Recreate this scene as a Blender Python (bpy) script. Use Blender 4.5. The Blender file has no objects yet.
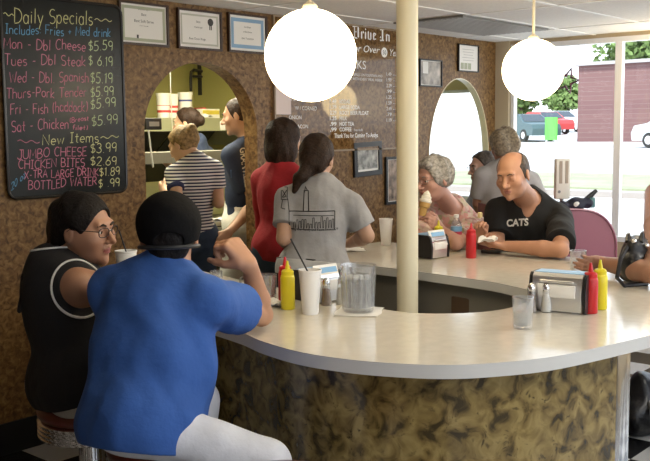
import bpy, bmesh, math, random, os
import numpy as np
from mathutils import Vector, Matrix

random.seed(7)
SC = bpy.context.scene
COL = SC.collection
R = math.radians

# ------------------------------------------------------------------ camera
cam_data = bpy.data.cameras.new('camera')
cam_data.sensor_width = 36.0
cam_data.lens = 930.0 * 36.0 / 650.0
cam_data.clip_end = 500
cam = bpy.data.objects.new('camera', cam_data)
COL.objects.link(cam)
_h, _p, _r = R(41.1), R(6.1), R(0.6)
_F = Vector((math.cos(_h) * math.cos(_p), math.sin(_h) * math.cos(_p), -math.sin(_p)))
_R0 = Vector((math.sin(_h), -math.cos(_h), 0))
_U0 = _R0.cross(_F)
_Rv = math.cos(_r) * _R0 - math.sin(_r) * _U0
_Uv = math.sin(_r) * _R0 + math.cos(_r) * _U0
M = Matrix((( _Rv.x, _Uv.x, -_F.x, 0.0), (_Rv.y, _Uv.y, -_F.y, -4.2), (_Rv.z, _Uv.z, -_F.z, 1.6), (0, 0, 0, 1)))
cam.matrix_world = M
SC.camera = cam

# ------------------------------------------------------------------ world, sun, exposure
world = bpy.data.worlds.new('sky')
SC.world = world
world.use_nodes = True
wn = world.node_tree.nodes
wl = world.node_tree.links
bg = wn['Background']
bg.inputs['Strength'].default_value = 1.9
tc = wn.new('ShaderNodeTexCoord')
sx = wn.new('ShaderNodeSeparateXYZ')
cr = wn.new('ShaderNodeValToRGB')
cr.color_ramp.elements[0].position = 0.0
cr.color_ramp.elements[0].color = (0.93, 0.96, 1.0, 1)
cr.color_ramp.elements[1].position = 0.6
cr.color_ramp.elements[1].color = (0.62, 0.78, 1.0, 1)
wl.new(tc.outputs['Generated'], sx.inputs[0])
wl.new(sx.outputs['Z'], cr.inputs[0])
wl.new(cr.outputs[0], bg.inputs['Color'])

sun_d = bpy.data.lights.new('sun', 'SUN')
sun_d.energy = 3.6
sun_d.color = (1.0, 0.95, 0.86)
sun_d.angle = R(0.6)
sun = bpy.data.objects.new('sun', sun_d)
COL.objects.link(sun)
sun.rotation_euler = (R(38), R(0), R(-62))

SC.view_settings.view_transform = 'Standard'
SC.view_settings.look = 'None'
SC.view_settings.gamma = 1.0
SC.view_settings.use_curve_mapping = False
SC.view_settings.exposure = 0.62
CEILING_LIGHT = 34.0     # watts of each added fluorescent fitting
KITCHEN_LIGHT = 60.0
GLOBE_EMIT = 9.0

# ------------------------------------------------------------------ materials
MATS = {}
def mat(name, col=(0.5, 0.5, 0.5), rough=0.5, metal=0.0, coat=0.0, emit=None, estr=0.0, bump=0.0, bscale=40.0, var=0.0, spec=0.5, vscale=None):
    if name in MATS:
        return MATS[name]
    m = bpy.data.materials.new(name)
    m.use_nodes = True
    nt = m.node_tree
    b = nt.nodes['Principled BSDF']
    b.inputs['Base Color'].default_value = (*col, 1)
    b.inputs['Roughness'].default_value = rough
    b.inputs['Metallic'].default_value = metal
    b.inputs['Coat Weight'].default_value = coat
    b.inputs['Specular IOR Level'].default_value = spec
    if emit:
        b.inputs['Emission Color'].default_value = (*emit, 1)
        b.inputs['Emission Strength'].default_value = estr
    if bump or var:
        t = nt.nodes.new('ShaderNodeTexCoord')
        n = nt.nodes.new('ShaderNodeTexNoise')
        n.inputs['Scale'].default_value = vscale or bscale
        n.inputs['Detail'].default_value = 5
        nt.links.new(t.outputs['Object'], n.inputs['Vector'])
        if var:
            r = nt.nodes.new('ShaderNodeValToRGB')
            r.color_ramp.elements[0].position = 0.3
            r.color_ramp.elements[1].position = 0.7
            r.color_ramp.elements[0].color = (*[max(0, c * (1 - var)) for c in col], 1)
            r.color_ramp.elements[1].color = (*[min(1, c * (1 + var)) for c in col], 1)
            nt.links.new(n.outputs['Fac'], r.inputs[0])
            nt.links.new(r.outputs[0], b.inputs['Base Color'])
        if bump:
            n2 = nt.nodes.new('ShaderNodeTexNoise')
            n2.inputs['Scale'].default_value = bscale
            n2.inputs['Detail'].default_value = 4
            nt.links.new(t.outputs['Object'], n2.inputs['Vector'])
            bp = nt.nodes.new('ShaderNodeBump')
            bp.inputs['Strength'].default_value = bump
            bp.inputs['Distance'].default_value = 0.01
            nt.links.new(n2.outputs['Fac'], bp.inputs['Height'])
            nt.links.new(bp.outputs[0], b.inputs['Normal'])
    MATS[name] = m
    return m

def ramp(nt, stops):
    r = nt.nodes.new('ShaderNodeValToRGB')
    e = r.color_ramp.elements
    while len(e) < len(stops):
        e.new(0.5)
    for k, (p, c) in enumerate(stops):
        e[k].position = p
        e[k].color = (*c, 1)
    return r

def burl(name, dark, mid, light, rough=0.3, scale=1.0, coat=0.3, dist=2.2, kn=26, spread=1.0):
    """Burl-wood laminate: distorted noise figure with clusters of dark knots."""
    m = bpy.data.materials.new(name)
    m.use_nodes = True
    nt = m.node_tree
    L = nt.links
    b = nt.nodes['Principled BSDF']
    t = nt.nodes.new('ShaderNodeTexCoord')
    n1 = nt.nodes.new('ShaderNodeTexNoise')
    n1.inputs['Scale'].default_value = 7 * scale
    n1.inputs['Detail'].default_value = 6
    n1.inputs['Distortion'].default_value = dist
    L.new(t.outputs['Object'], n1.inputs['Vector'])
    r1 = ramp(nt, [(0.5 - 0.20 * spread, dark), (0.48, mid), (0.5 + 0.2 * spread, light)])
    L.new(n1.outputs['Fac'], r1.inputs[0])
    mix = nt.nodes.new('ShaderNodeMixRGB')
    mix.blend_type = 'LINEAR_LIGHT'
    mix.inputs[0].default_value = 0.10
    L.new(t.outputs['Object'], mix.inputs[1])
    L.new(n1.outputs['Color'], mix.inputs[2])
    v = nt.nodes.new('ShaderNodeTexVoronoi')
    v.inputs['Scale'].default_value = kn * scale
    L.new(mix.outputs[0], v.inputs['Vector'])
    r2 = ramp(nt, [(0.10, (0, 0, 0)), (0.34, (1, 1, 1))])
    L.new(v.outputs['Distance'], r2.inputs[0])
    n2 = nt.nodes.new('ShaderNodeTexNoise')
    n2.inputs['Scale'].default_value = 3.2 * scale
    n2.inputs['Detail'].default_value = 2
    L.new(t.outputs['Object'], n2.inputs['Vector'])
    r3 = ramp(nt, [(0.40, (0.15, 0.15, 0.15)), (0.62, (0.9, 0.9, 0.9))])
    L.new(n2.outputs['Fac'], r3.inputs[0])
    inv = nt.nodes.new('ShaderNodeMath')
    inv.operation = 'SUBTRACT'
    inv.inputs[0].default_value = 1.0
    L.new(r2.outputs[0], inv.inputs[1])
    mul = nt.nodes.new('ShaderNodeMath')
    mul.operation = 'MULTIPLY'
    L.new(inv.outputs[0], mul.inputs[0])
    L.new(r3.outputs[0], mul.inputs[1])
    mx = nt.nodes.new('ShaderNodeMixRGB')
    L.new(mul.outputs[0], mx.inputs[0])
    L.new(r1.outputs[0], mx.inputs[1])
    mx.inputs[2].default_value = (*[c * 0.45 for c in dark], 1)
    L.new(mx.outputs[0], b.inputs['Base Color'])
    b.inputs['Roughness'].default_value = rough
    b.inputs['Coat Weight'].default_value = coat
    b.inputs['Coat Roughness'].default_value = 0.12
    MATS[name] = m
    return m

def clear(name, tint=(1, 1, 1), gloss=0.12, haze=0.05, hazecol=(0.9, 0.92, 0.95), rough=0.03):
    m = bpy.data.materials.new(name)
    m.use_nodes = True
    nt = m.node_tree
    nt.nodes.remove(nt.nodes['Principled BSDF'])
    out = nt.nodes['Material Output']
    tr = nt.nodes.new('ShaderNodeBsdfTransparent')
    tr.inputs[0].default_value = (*tint, 1)
    gl = nt.nodes.new('ShaderNodeBsdfGlossy')
    gl.inputs['Roughness'].default_value = rough
    lw = nt.nodes.new('ShaderNodeLayerWeight')
    lw.inputs[0].default_value = 0.35
    mp = nt.nodes.new('ShaderNodeMapRange')
    mp.inputs['To Min'].default_value = gloss * 0.35
    mp.inputs['To Max'].default_value = min(1, gloss * 5)
    nt.links.new(lw.outputs['Facing'], mp.inputs['Value'])
    m1 = nt.nodes.new('ShaderNodeMixShader')
    nt.links.new(mp.outputs[0], m1.inputs[0])
    nt.links.new(tr.outputs[0], m1.inputs[1])
    nt.links.new(gl.outputs[0], m1.inputs[2])
    df = nt.nodes.new('ShaderNodeBsdfDiffuse')
    df.inputs[0].default_value = (*hazecol, 1)
    m2 = nt.nodes.new('ShaderNodeMixShader')
    m2.inputs[0].default_value = haze
    nt.links.new(m1.outputs[0], m2.inputs[1])
    nt.links.new(df.outputs[0], m2.inputs[2])
    nt.links.new(m2.outputs[0], out.inputs[0])
    MATS[name] = m
    return m

# ------------------------------------------------------------------ mesh helpers
class B:
    """Collects shapes and links them as one mesh object."""
    def __init__(s):
        s.v = []; s.f = []; s.mi = []
    def add(s, vs, fs, mi=0, T=None):
        o = len(s.v)
        if T is not None:
            vs = [T @ Vector(v) for v in vs]
        s.v.extend([tuple(v) for v in vs])
        s.f.extend([tuple(i + o for i in f) for f in fs])
        s.mi.extend([mi] * len(fs))
        return s
    def box(s, c, d, T=None, mi=0):
        cx, cy, cz = c; a, b_, e = d[0] / 2, d[1] / 2, d[2] / 2
        vs = [(cx + i * a, cy + j * b_, cz + k * e) for i in (-1, 1) for j in (-1, 1) for k in (-1, 1)]
        return s.add(vs, [(0, 1, 3, 2), (4, 6, 7, 5), (0, 4, 5, 1), (2, 3, 7, 6), (0, 2, 6, 4), (1, 5, 7, 3)], mi, T)
    def rbox(s, c, d, r=0.01, seg=3, T=None, mi=0):
        bm = bmesh.new()
        bmesh.ops.create_cube(bm, size=1)
        for v in bm.verts:
            v.co = Vector((c[0] + v.co.x * d[0], c[1] + v.co.y * d[1], c[2] + v.co.z * d[2]))
        bmesh.ops.bevel(bm, geom=bm.edges[:], offset=r, segments=seg, affect='EDGES', profile=0.5)
        return s.frombm(bm, mi, T)
    def frombm(s, bm, mi=0, T=None):
        bm.verts.index_update()
        s.add([v.co.copy() for v in bm.verts], [tuple(v.index for v in f.verts) for f in bm.faces], mi, T)
        bm.free()
        return s
    def lathe(s, prof, n=32, c=(0, 0, 0), T=None, mi=0, ridge=0.0, ridges=0, zr=None):
        vs = []; fs = []
        for r, z in prof:
            for k in range(n):
                a = 2 * math.pi * k / n
                q = r
                if ridges and (zr is None or zr[0] <= z <= zr[1]):
                    q = r + ridge * math.cos(ridges * a)
                vs.append((c[0] + q * math.cos(a), c[1] + q * math.sin(a), c[2] + z))
        for i in range(len(prof) - 1):
            for k in range(n):
                k2 = (k + 1) % n
                fs.append((i * n + k, i * n + k2, (i + 1) * n + k2, (i + 1) * n + k))
        if prof[0][0] > 1e-5:
            fs.append(tuple(reversed(range(n))))
        if prof[-1][0] > 1e-5:
            fs.append(tuple((len(prof) - 1) * n + k for k in range(n)))
        return s.add(vs, fs, mi, T)
    def tube(s, pts, r, n=8, closed=False, T=None, mi=0):
        pts = [Vector(p) for p in pts]
        N = len(pts)
        rs = r if isinstance(r, (list, tuple)) else [r] * N
        vs = []; fs = []
        prev = None
        for i, p in enumerate(pts):
            a = pts[i - 1] if (i > 0 or closed) else p
            b_ = pts[(i + 1) % N] if (i < N - 1 or closed) else p
            d = (b_ - a)
            d = d.normalized() if d.length > 1e-9 else Vector((0, 0, 1))
            if prev is None:
                u = d.cross(Vector((0, 0, 1)))
                if u.length < 1e-3:
                    u = d.cross(Vector((1, 0, 0)))
            else:
                u = prev - d * prev.dot(d)
            u.normalize(); prev = u
            w = d.cross(u)
            for k in range(n):
                t = 2 * math.pi * k / n
                vs.append(p + (u * math.cos(t) + w * math.sin(t)) * rs[i])
        for i in range(N if closed else N - 1):
            j = (i + 1) % N
            for k in range(n):
                k2 = (k + 1) % n
                fs.append((i * n + k, i * n + k2, j * n + k2, j * n + k))
        if not closed:
            fs.append(tuple(reversed(range(n)))); fs.append(tuple((N - 1) * n + k for k in range(n)))
        return s.add(vs, fs, mi, T)
    def prism(s, poly, z0, z1, T=None, mi=0):
        n = len(poly)
        a = sum(poly[i][0] * poly[(i + 1) % n][1] - poly[(i + 1) % n][0] * poly[i][1] for i in range(n))
        if a < 0:
            poly = poly[::-1]
        vs = [(x, y, z0) for x, y in poly] + [(x, y, z1) for x, y in poly]
        fs = [tuple(reversed(range(n))), tuple(range(n, 2 * n))]
        fs += [(i, (i + 1) % n, n + (i + 1) % n, n + i) for i in range(n)]
        return s.add(vs, fs, mi, T)
    def ball(s, c, r, n=16, m=10, T=None, mi=0):
        r = r if isinstance(r, (tuple, list)) else (r, r, r)
        vs = [(c[0], c[1], c[2] - r[2])]
        for i in range(1, m):
            th = math.pi * i / m
            for k in range(n):
                ph = 2 * math.pi * k / n
                vs.append((c[0] + r[0] * math.sin(th) * math.cos(ph), c[1] + r[1] * math.sin(th) * math.sin(ph), c[2] - r[2] * math.cos(th)))
        vs.append((c[0], c[1], c[2] + r[2]))
        fs = [(0, 1 + (k + 1) % n, 1 + k) for k in range(n)]
        for i in range(m - 2):
            for k in range(n):
                a = 1 + i * n + k; b_ = 1 + i * n + (k + 1) % n
                fs.append((a, b_, b_ + n, a + n))
        e = len(vs) - 1; q = 1 + (m - 2) * n
        fs += [(q + k, q + (k + 1) % n, e) for k in range(n)]
        return s.add(vs, fs, mi, T)
    def build(s, name, m, parent=None, loc=(0, 0, 0), smooth=35, rz=0.0):
        me = bpy.data.meshes.new(name)
        me.from_pydata(s.v, [], s.f)
        for x in (m if isinstance(m, (list, tuple)) else [m]):
            me.materials.append(x)
        if any(s.mi):
            me.polygons.foreach_set('material_index', s.mi)
        if smooth:
            me.polygons.foreach_set('use_smooth', [True] * len(me.polygons))
            me.update()
            me.set_sharp_from_angle(angle=R(smooth))
        me.update()
        o = bpy.data.objects.new(name, me)
        COL.objects.link(o)
        o.location = loc
        o.rotation_euler = (0, 0, rz)
        if parent:
            o.parent = parent
        return o

def tag(o, label=None, cat=None, group=None, kind=None):
    if label: o['label'] = label
    if cat: o['category'] = cat
    if group: o['group'] = group
    if kind: o['kind'] = kind
    return o

def empty(name, loc, label, cat, group=None, rz=0.0):
    o = bpy.data.objects.new(name, None)
    o.empty_display_size = 0.1
    COL.objects.link(o)
    o.location = loc
    o.rotation_euler = (0, 0, rz)
    return tag(o, label, cat, group)

def copy_tree(o, parent=None):
    c = o.copy()
    COL.objects.link(c)
    if parent: c.parent = parent
    for ch in list(o.children):
        copy_tree(ch, c)
    return c

def text_mesh(txt, size=1.0, offset=0.0, align='LEFT', width=None, shear=0.0, spacing=1.0):
    cu = bpy.data.curves.new('t', 'FONT')
    cu.body = txt; cu.size = size; cu.offset = offset; cu.align_x = align; cu.shear = shear
    cu.space_character = spacing
    cu.resolution_u = 3
    o = bpy.data.objects.new('t', cu)
    COL.objects.link(o)
    dg = bpy.context.evaluated_depsgraph_get()
    dg.update()
    me = bpy.data.meshes.new_from_object(o.evaluated_get(dg))
    vs = [tuple(v.co) for v in me.vertices]
    fs = [tuple(p.vertices) for p in me.polygons]
    bpy.data.objects.remove(o); bpy.data.curves.remove(cu); bpy.data.meshes.remove(me)
    if width and vs:
        x0 = min(v[0] for v in vs); x1 = max(v[0] for v in vs)
        k = width / max(1e-6, x1 - x0)
        if align == 'LEFT':
            vs = [((v[0] - x0) * k, v[1], 0) for v in vs]
        else:
            vs = [(v[0] * k, v[1], 0) for v in vs]
    return vs, fs

def lettering(name, txt, m, parent, origin, ux, uy, size, thick=0.0008, **kw):
    """Flat raised lettering: text laid out from origin along ux with height direction uy."""
    vs, fs = text_mesh(txt, size, **kw)
    ux = Vector(ux); uy = Vector(uy); o = Vector(origin); nz = ux.cross(uy)
    b = B()
    b.add([o + ux * v[0] + uy * v[1] + nz * thick for v in vs], fs)
    return b.build(name, m, parent, smooth=0)

def flat_axes(rx=0, ry=0, rz=0):
    return Matrix.Rotation(rz, 4, 'Z') @ Matrix.Rotation(ry, 4, 'Y') @ Matrix.Rotation(rx, 4, 'X')

# ------------------------------------------------------------------ implicit-surface bodies
def V(*a):
    return np.array(a, float)
def nrm(v):
    v = np.array(v, float)
    return v / np.linalg.norm(v)
def cap(a, b_, ra, rb=None):
    a = np.array(a, float); ab = np.array(b_, float) - a; rb = ra if rb is None else rb
    L = float(ab @ ab) + 1e-12
    def f(p):
        q = p - a
        t = np.clip(q @ ab / L, 0, 1)
        return np.linalg.norm(q - t[:, None] * ab, axis=1) - (ra + (rb - ra) * t)
    return f
def ell(c, r, Rm=None):
    c = np.array(c, float); r = np.array(r, float); Rm = np.eye(3) if Rm is None else Rm
    def f(p):
        q = (p - c) @ Rm
        k0 = np.linalg.norm(q / r, axis=1); k1 = np.linalg.norm(q / (r * r), axis=1)
        return k0 * (k0 - 1) / np.maximum(k1, 1e-9)
    return f
def sph(c, r):
    c = np.array(c, float)
    return lambda p: np.linalg.norm(p - c, axis=1) - r
def half(c, n):
    """keeps the side the normal points away from"""
    c = np.array(c, float); n = nrm(n)
    return lambda p: (p - c) @ n
def smin(a, b_, k):
    if k <= 0: return np.minimum(a, b_)
    h = np.clip(0.5 + 0.5 * (b_ - a) / k, 0, 1)
    return b_ + (a - b_) * h - k * h * (1 - h)
def field(seq, p, use=None):
    d = np.full(len(p), 5.0)
    for i, op in enumerate(seq):
        if use is not None and not use[i]:
            continue
        o = op[0]
        if o == 'u': d = smin(d, op[1](p), op[2])
        elif o == 's': d = -smin(-d, op[1](p), op[2])
        elif o == 'i': d = np.maximum(d, op[1](p))
        elif o == 'o': d = d - op[1]
        elif o == 'w':
            rng = np.random.RandomState(op[3])
            w = 0
            for _ in range(5):
                k = rng.normal(size=3) * op[2]
                k[2] *= op[4] if len(op) > 4 else 1.0
                w = w + np.sin(p @ k + rng.rand() * 6.28 + 1.5 * np.sin(p @ (rng.normal(size=3) * op[2] * 0.5)))
            d = d + op[1] * w / 2.2
    return d
def surface(seq, lo, hi, h, margin=0.06):
    """Surface-nets mesh of an implicit field on a grid of pitch h (only blocks near the surface are sampled)."""
    lo = np.array(lo, float); hi = np.array(hi, float)
    BS = 16
    nb = np.ceil((hi - lo) / h / BS).astype(int)
    n = nb * BS
    val = np.ones(n, np.float32)
    bi = np.array(np.meshgrid(*[np.arange(k) for k in nb], indexing='ij')).reshape(3, -1).T
    cen = lo + (bi + 0.5) * BS * h
    rad = BS * h * 0.5 * 1.7321
    dc = np.array([op[1](cen) if op[0] in 'us' else np.zeros(len(cen)) for op in seq])
    isu = np.array([op[0] in 'us' for op in seq])
    uu = np.array([op[0] == 'u' for op in seq])
    lin = np.arange(BS)
    loc = np.array(np.meshgrid(lin, lin, lin, indexing='ij')).reshape(3, -1).T * h
    for k in range(len(bi)):
        use = (~isu) | (dc[:, k] < rad + margin)
        i, j, l = bi[k] * BS
        if not use[uu].any():
            continue
        if dc[uu, k].min() < -rad - margin and not any(op[0] in 'is' for op in seq):
            val[i:i + BS, j:j + BS, l:l + BS] = -1
            continue
        p = lo + bi[k] * BS * h + loc
        val[i:i + BS, j:j + BS, l:l + BS] = field(seq, p, use).reshape(BS, BS, BS)
    val[0] = val[-1] = 1; val[:, 0] = val[:, -1] = 1; val[:, :, 0] = val[:, :, -1] = 1
    s = val < 0
    cnt = np.zeros(tuple(n - 1), np.int8)
    for dx in (0, 1):
        for dy in (0, 1):
            for dz in (0, 1):
                cnt += s[dx:n[0] - 1 + dx, dy:n[1] - 1 + dy, dz:n[2] - 1 + dz]
    act = (cnt > 0) & (cnt < 8)
    ci = np.argwhere(act)
    idx = np.full(act.shape, -1, np.int32)
    idx[act] = np.arange(len(ci))
    acc = np.zeros((len(ci), 3)); num = np.zeros(len(ci))
    cor = [(dx, dy, dz) for dx in (0, 1) for dy in (0, 1) for dz in (0, 1)]
    cv = {c: val[ci[:, 0] + c[0], ci[:, 1] + c[1], ci[:, 2] + c[2]].astype(float) for c in cor}
    for c in cor:
        for ax in range(3):
            if c[ax] == 0:
                c2 = list(c); c2[ax] = 1; c2 = tuple(c2)
                a = cv[c]; b_ = cv[c2]
                m = (a < 0) != (b_ < 0)
                t = np.where(m, a / np.where(m, a - b_, 1), 0)
                pt = np.tile(np.array(c, float), (len(ci), 1)); pt[:, ax] = t
                acc[m] += pt[m]; num += m
    verts = lo + (ci + acc / num[:, None]) * h
    quads = []
    for ax in range(3):
        a1, a2 = [(1, 2), (2, 0), (0, 1)][ax]
        sl0 = [slice(1, -1)] * 3; sl1 = [slice(1, -1)] * 3
        sl0[ax] = slice(0, -1); sl1[ax] = slice(1, None)
        A = s[tuple(sl0)]; Bn = s[tuple(sl1)]
        for sign in (0, 1):
            e = np.argwhere((A & ~Bn) if sign == 0 else (~A & Bn))
            off = np.ones(3, int); off[ax] = 0
            e = e + off
            q = []
            for (d1, d2) in ((0, 0), (-1, 0), (-1, -1), (0, -1)):
                w = e.copy(); w[:, a1] += d1; w[:, a2] += d2
                q.append(idx[w[:, 0], w[:, 1], w[:, 2]])
            q = np.array(q).T
            if sign == 1: q = q[:, ::-1]
            quads.append(q)
    quads = np.concatenate(quads)
    quads = quads[(quads >= 0).all(1)]
    return verts, quads
def relax(v, q, it=1, lam=0.5):
    for _ in range(it):
        s = np.zeros_like(v); c = np.zeros(len(v))
        for a, b_ in ((0, 1), (1, 2), (2, 3), (3, 0)):
            np.add.at(s, q[:, a], v[q[:, b_]]); np.add.at(s, q[:, b_], v[q[:, a]])
            np.add.at(c, q[:, a], 1); np.add.at(c, q[:, b_], 1)
        v = v + lam * (s / np.maximum(c, 1)[:, None] - v)
    return v
def np_mesh(name, verts, quads, mats, parent=None, base=(0, 0, 0), matfn=None, loc=None):
    me = bpy.data.meshes.new(name)
    v = verts - np.array(base)
    me.vertices.add(len(v)); me.vertices.foreach_set('co', v.astype(np.float32).ravel())
    me.loops.add(quads.size); me.loops.foreach_set('vertex_index', quads.astype(np.int32).ravel())
    me.polygons.add(len(quads)); me.polygons.foreach_set('loop_start', np.arange(0, quads.size, 4, dtype=np.int32))
    for m in (mats if isinstance(mats, (list, tuple)) else [mats]):
        me.materials.append(m)
    me.update(calc_edges=True)
    me.polygons.foreach_set('use_smooth', np.ones(len(quads), bool))
    if matfn is not None:
        me.polygons.foreach_set('material_index', matfn(verts[quads].mean(1)).astype(np.int32))
    me.validate()
    me.update()
    o = bpy.data.objects.new(name, me)
    COL.objects.link(o)
    if parent: o.parent = parent
    elif loc is not None: o.location = loc
    return o

# ------------------------------------------------------------------ people
def fwd(a): return V(math.cos(R(a)), math.sin(R(a)), 0)
def rgt(a): return V(math.sin(R(a)), -math.cos(R(a)), 0)
UP = V(0, 0, 1)
def frame(heading, pitch=0, roll=0):
    """columns right, forward, up; pitch > 0 looks down, roll > 0 tips to the right"""
    f = fwd(heading); r = rgt(heading); u = UP.copy()
    c, s_ = math.cos(R(pitch)), math.sin(R(pitch))
    f, u = f * c - u * s_, u * c + f * s_
    c, s_ = math.cos(R(roll)), math.sin(R(roll))
    r, u = r * c - u * s_, u * c + r * s_
    return np.stack([r, f, u], 1)
def ik(S, W, l1, l2, pole):
    S = np.array(S, float); W = np.array(W, float)
    d = W - S; L = np.linalg.norm(d)
    if L > (l1 + l2) * 0.999:
        k = L / ((l1 + l2) * 0.999); l1 *= k; l2 *= k
    if L < abs(l1 - l2) * 1.05:
        l1 = l2 = (l1 + l2) / 2
    u = d / L
    a = (l1 * l1 - l2 * l2 + L * L) / (2 * L)
    h = math.sqrt(max(0, l1 * l1 - a * a))
    pl = np.array(pole, float); pl = pl - u * (pl @ u); pl = nrm(pl)
    return S + u * a + pl * h

def hand_ops(W, d, n, side, curl=(20, 30, 25), s=1.0, thumb=(0.7, 0.35), k0=0.02, spread=0.0):
    """palm, four jointed fingers and a thumb; d = pointing direction, n = palm facing, side = +1 right, -1 left"""
    d = nrm(d); n = np.array(n, float); n = nrm(n - d * (n @ d))
    t = np.cross(d, n) * side
    ops = []
    offs = [0.028, 0.009, -0.010, -0.027]; base = [0.086, 0.090, 0.086, 0.078]
    lens = [0.070, 0.078, 0.073, 0.058]; rad = [0.0090, 0.0092, 0.0088, 0.0080]
    for o, bl in zip(offs, base):
        ops.append(('u', cap(W + d * 0.012 * s + t * o * 0.55 * s, W + d * bl * s + t * o * s, 0.0165 * s, 0.0125 * s), k0 if o == offs[0] else 0.012))
    ops.append(('u', ell(W + d * 0.045 * s + n * 0.006 * s, (0.036 * s, 0.042 * s, 0.015 * s), np.stack([t, d, n], 1)), 0.012))
    for i in range(4):
        p = W + d * base[i] * s + t * offs[i] * s
        a = 0
        for j, fr in enumerate((0.46, 0.30, 0.24)):
            a += R(curl[j] + (i - 1) * 3)
            dd = d * math.cos(a) + n * math.sin(a) + t * (spread * (1.5 - i) * 0.12)
            q = p + nrm(dd) * lens[i] * fr * s
            ops.append(('u', cap(p, q, rad[i] * s * (1 - 0.08 * j), rad[i] * s * (0.92 - 0.08 * j)), 0.006))
            p = q
    p = W + d * 0.026 * s + t * 0.026 * s + n * 0.006 * s
    q = p + nrm(d * 0.65 + t * thumb[0] + n * thumb[1]) * 0.042 * s
    ops.append(('u', cap(p, q, 0.0155 * s, 0.011 * s), 0.012))
    r_ = q + nrm(d * 0.85 + t * (thumb[0] - 0.45) + n * (thumb[1] + 0.1)) * 0.030 * s
    ops.append(('u', cap(q, r_, 0.0105 * s, 0.0095 * s), 0.006))
    r2 = r_ + nrm(d * 0.9 + t * (thumb[0] - 0.7) + n * (thumb[1] + 0.15)) * 0.024 * s
    ops.append(('u', cap(r_, r2, 0.0098 * s, 0.0075 * s), 0.005))
    return ops

def head_ops(H, F, s=1.0, jaw=1.0, nose=1.0, cheeks=0.0, closed=False, mouth_open=0.0):
    def P(x, y, z): return H + F @ (V(x, y, z) * s)
    o = []
    o.append(('u', ell(P(0, -0.012, 0.035), V(0.076, 0.097, 0.087) * s, F), 0.03))
    o.append(('u', ell(P(0, 0.022, -0.02), V(0.065 * (1 + cheeks * .3), 0.069, 0.085) * s, F), 0.02))
    o.append(('u', ell(P(0, 0.03, -0.066), V(0.052 * jaw, 0.056, 0.042) * s, F), 0.025))
    o.append(('u', sph(P(0, 0.079, -0.093), 0.017 * s), 0.022))
    for x in (-1, 1):
        o.append(('u', sph(P(x * 0.043, 0.058, -0.018), (0.026 + cheeks * 0.008) * s), 0.02))
    o.append(('u', cap(P(-0.034, 0.080, 0.033), P(0.034, 0.080, 0.033), 0.013 * s), 0.016))
    for x in (-1, 1):
        o.append(('s', sph(P(x * 0.032, 0.101, 0.012), 0.016 * s), 0.012))
    o.append(('u', cap(P(0, 0.088, 0.020), P(0, 0.110 + 0.005 * nose, -0.022), 0.007 * s, 0.0115 * s * nose), 0.010))
    for x in (-1, 1):
        o.append(('u', sph(P(x * 0.0125, 0.100, -0.026), 0.0085 * s * nose), 0.007))
        # eyelids
        o.append(('u', ell(P(x * 0.032, 0.0785, 0.0175 if not closed else 0.0125), V(0.0155, 0.0145, 0.0085 if not closed else 0.0135) * s, F), 0.003))
        o.append(('u', ell(P(x * 0.032, 0.0785, 0.0035), V(0.0145, 0.0125, 0.006) * s, F), 0.004))
    o.append(('u', ell(P(0, 0.0905, -0.0505), V(0.024, 0.0115, 0.0058) * s, F), 0.005))
    o.append(('u', ell(P(0, 0.0885, -0.0625 - mouth_open), V(0.021, 0.0115, 0.0068) * s, F), 0.005))
    o.append(('s', ell(P(0, 0.103, -0.0562 - mouth_open / 2), V(0.022, 0.012, 0.0018 + mouth_open * 0.6) * s, F), 0.002))
    for x in (-1, 1):
        o.append(('u', ell(P(x * 0.079, -0.010, 0.0), V(0.0085, 0.019, 0.032) * s, F @ np.array(frame(90 - x * 14, 0, 0))), 0.006))
        o.append(('s', ell(P(x * 0.090, -0.006, 0.003), V(0.006, 0.010, 0.018) * s, F), 0.004))
    return o

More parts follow.
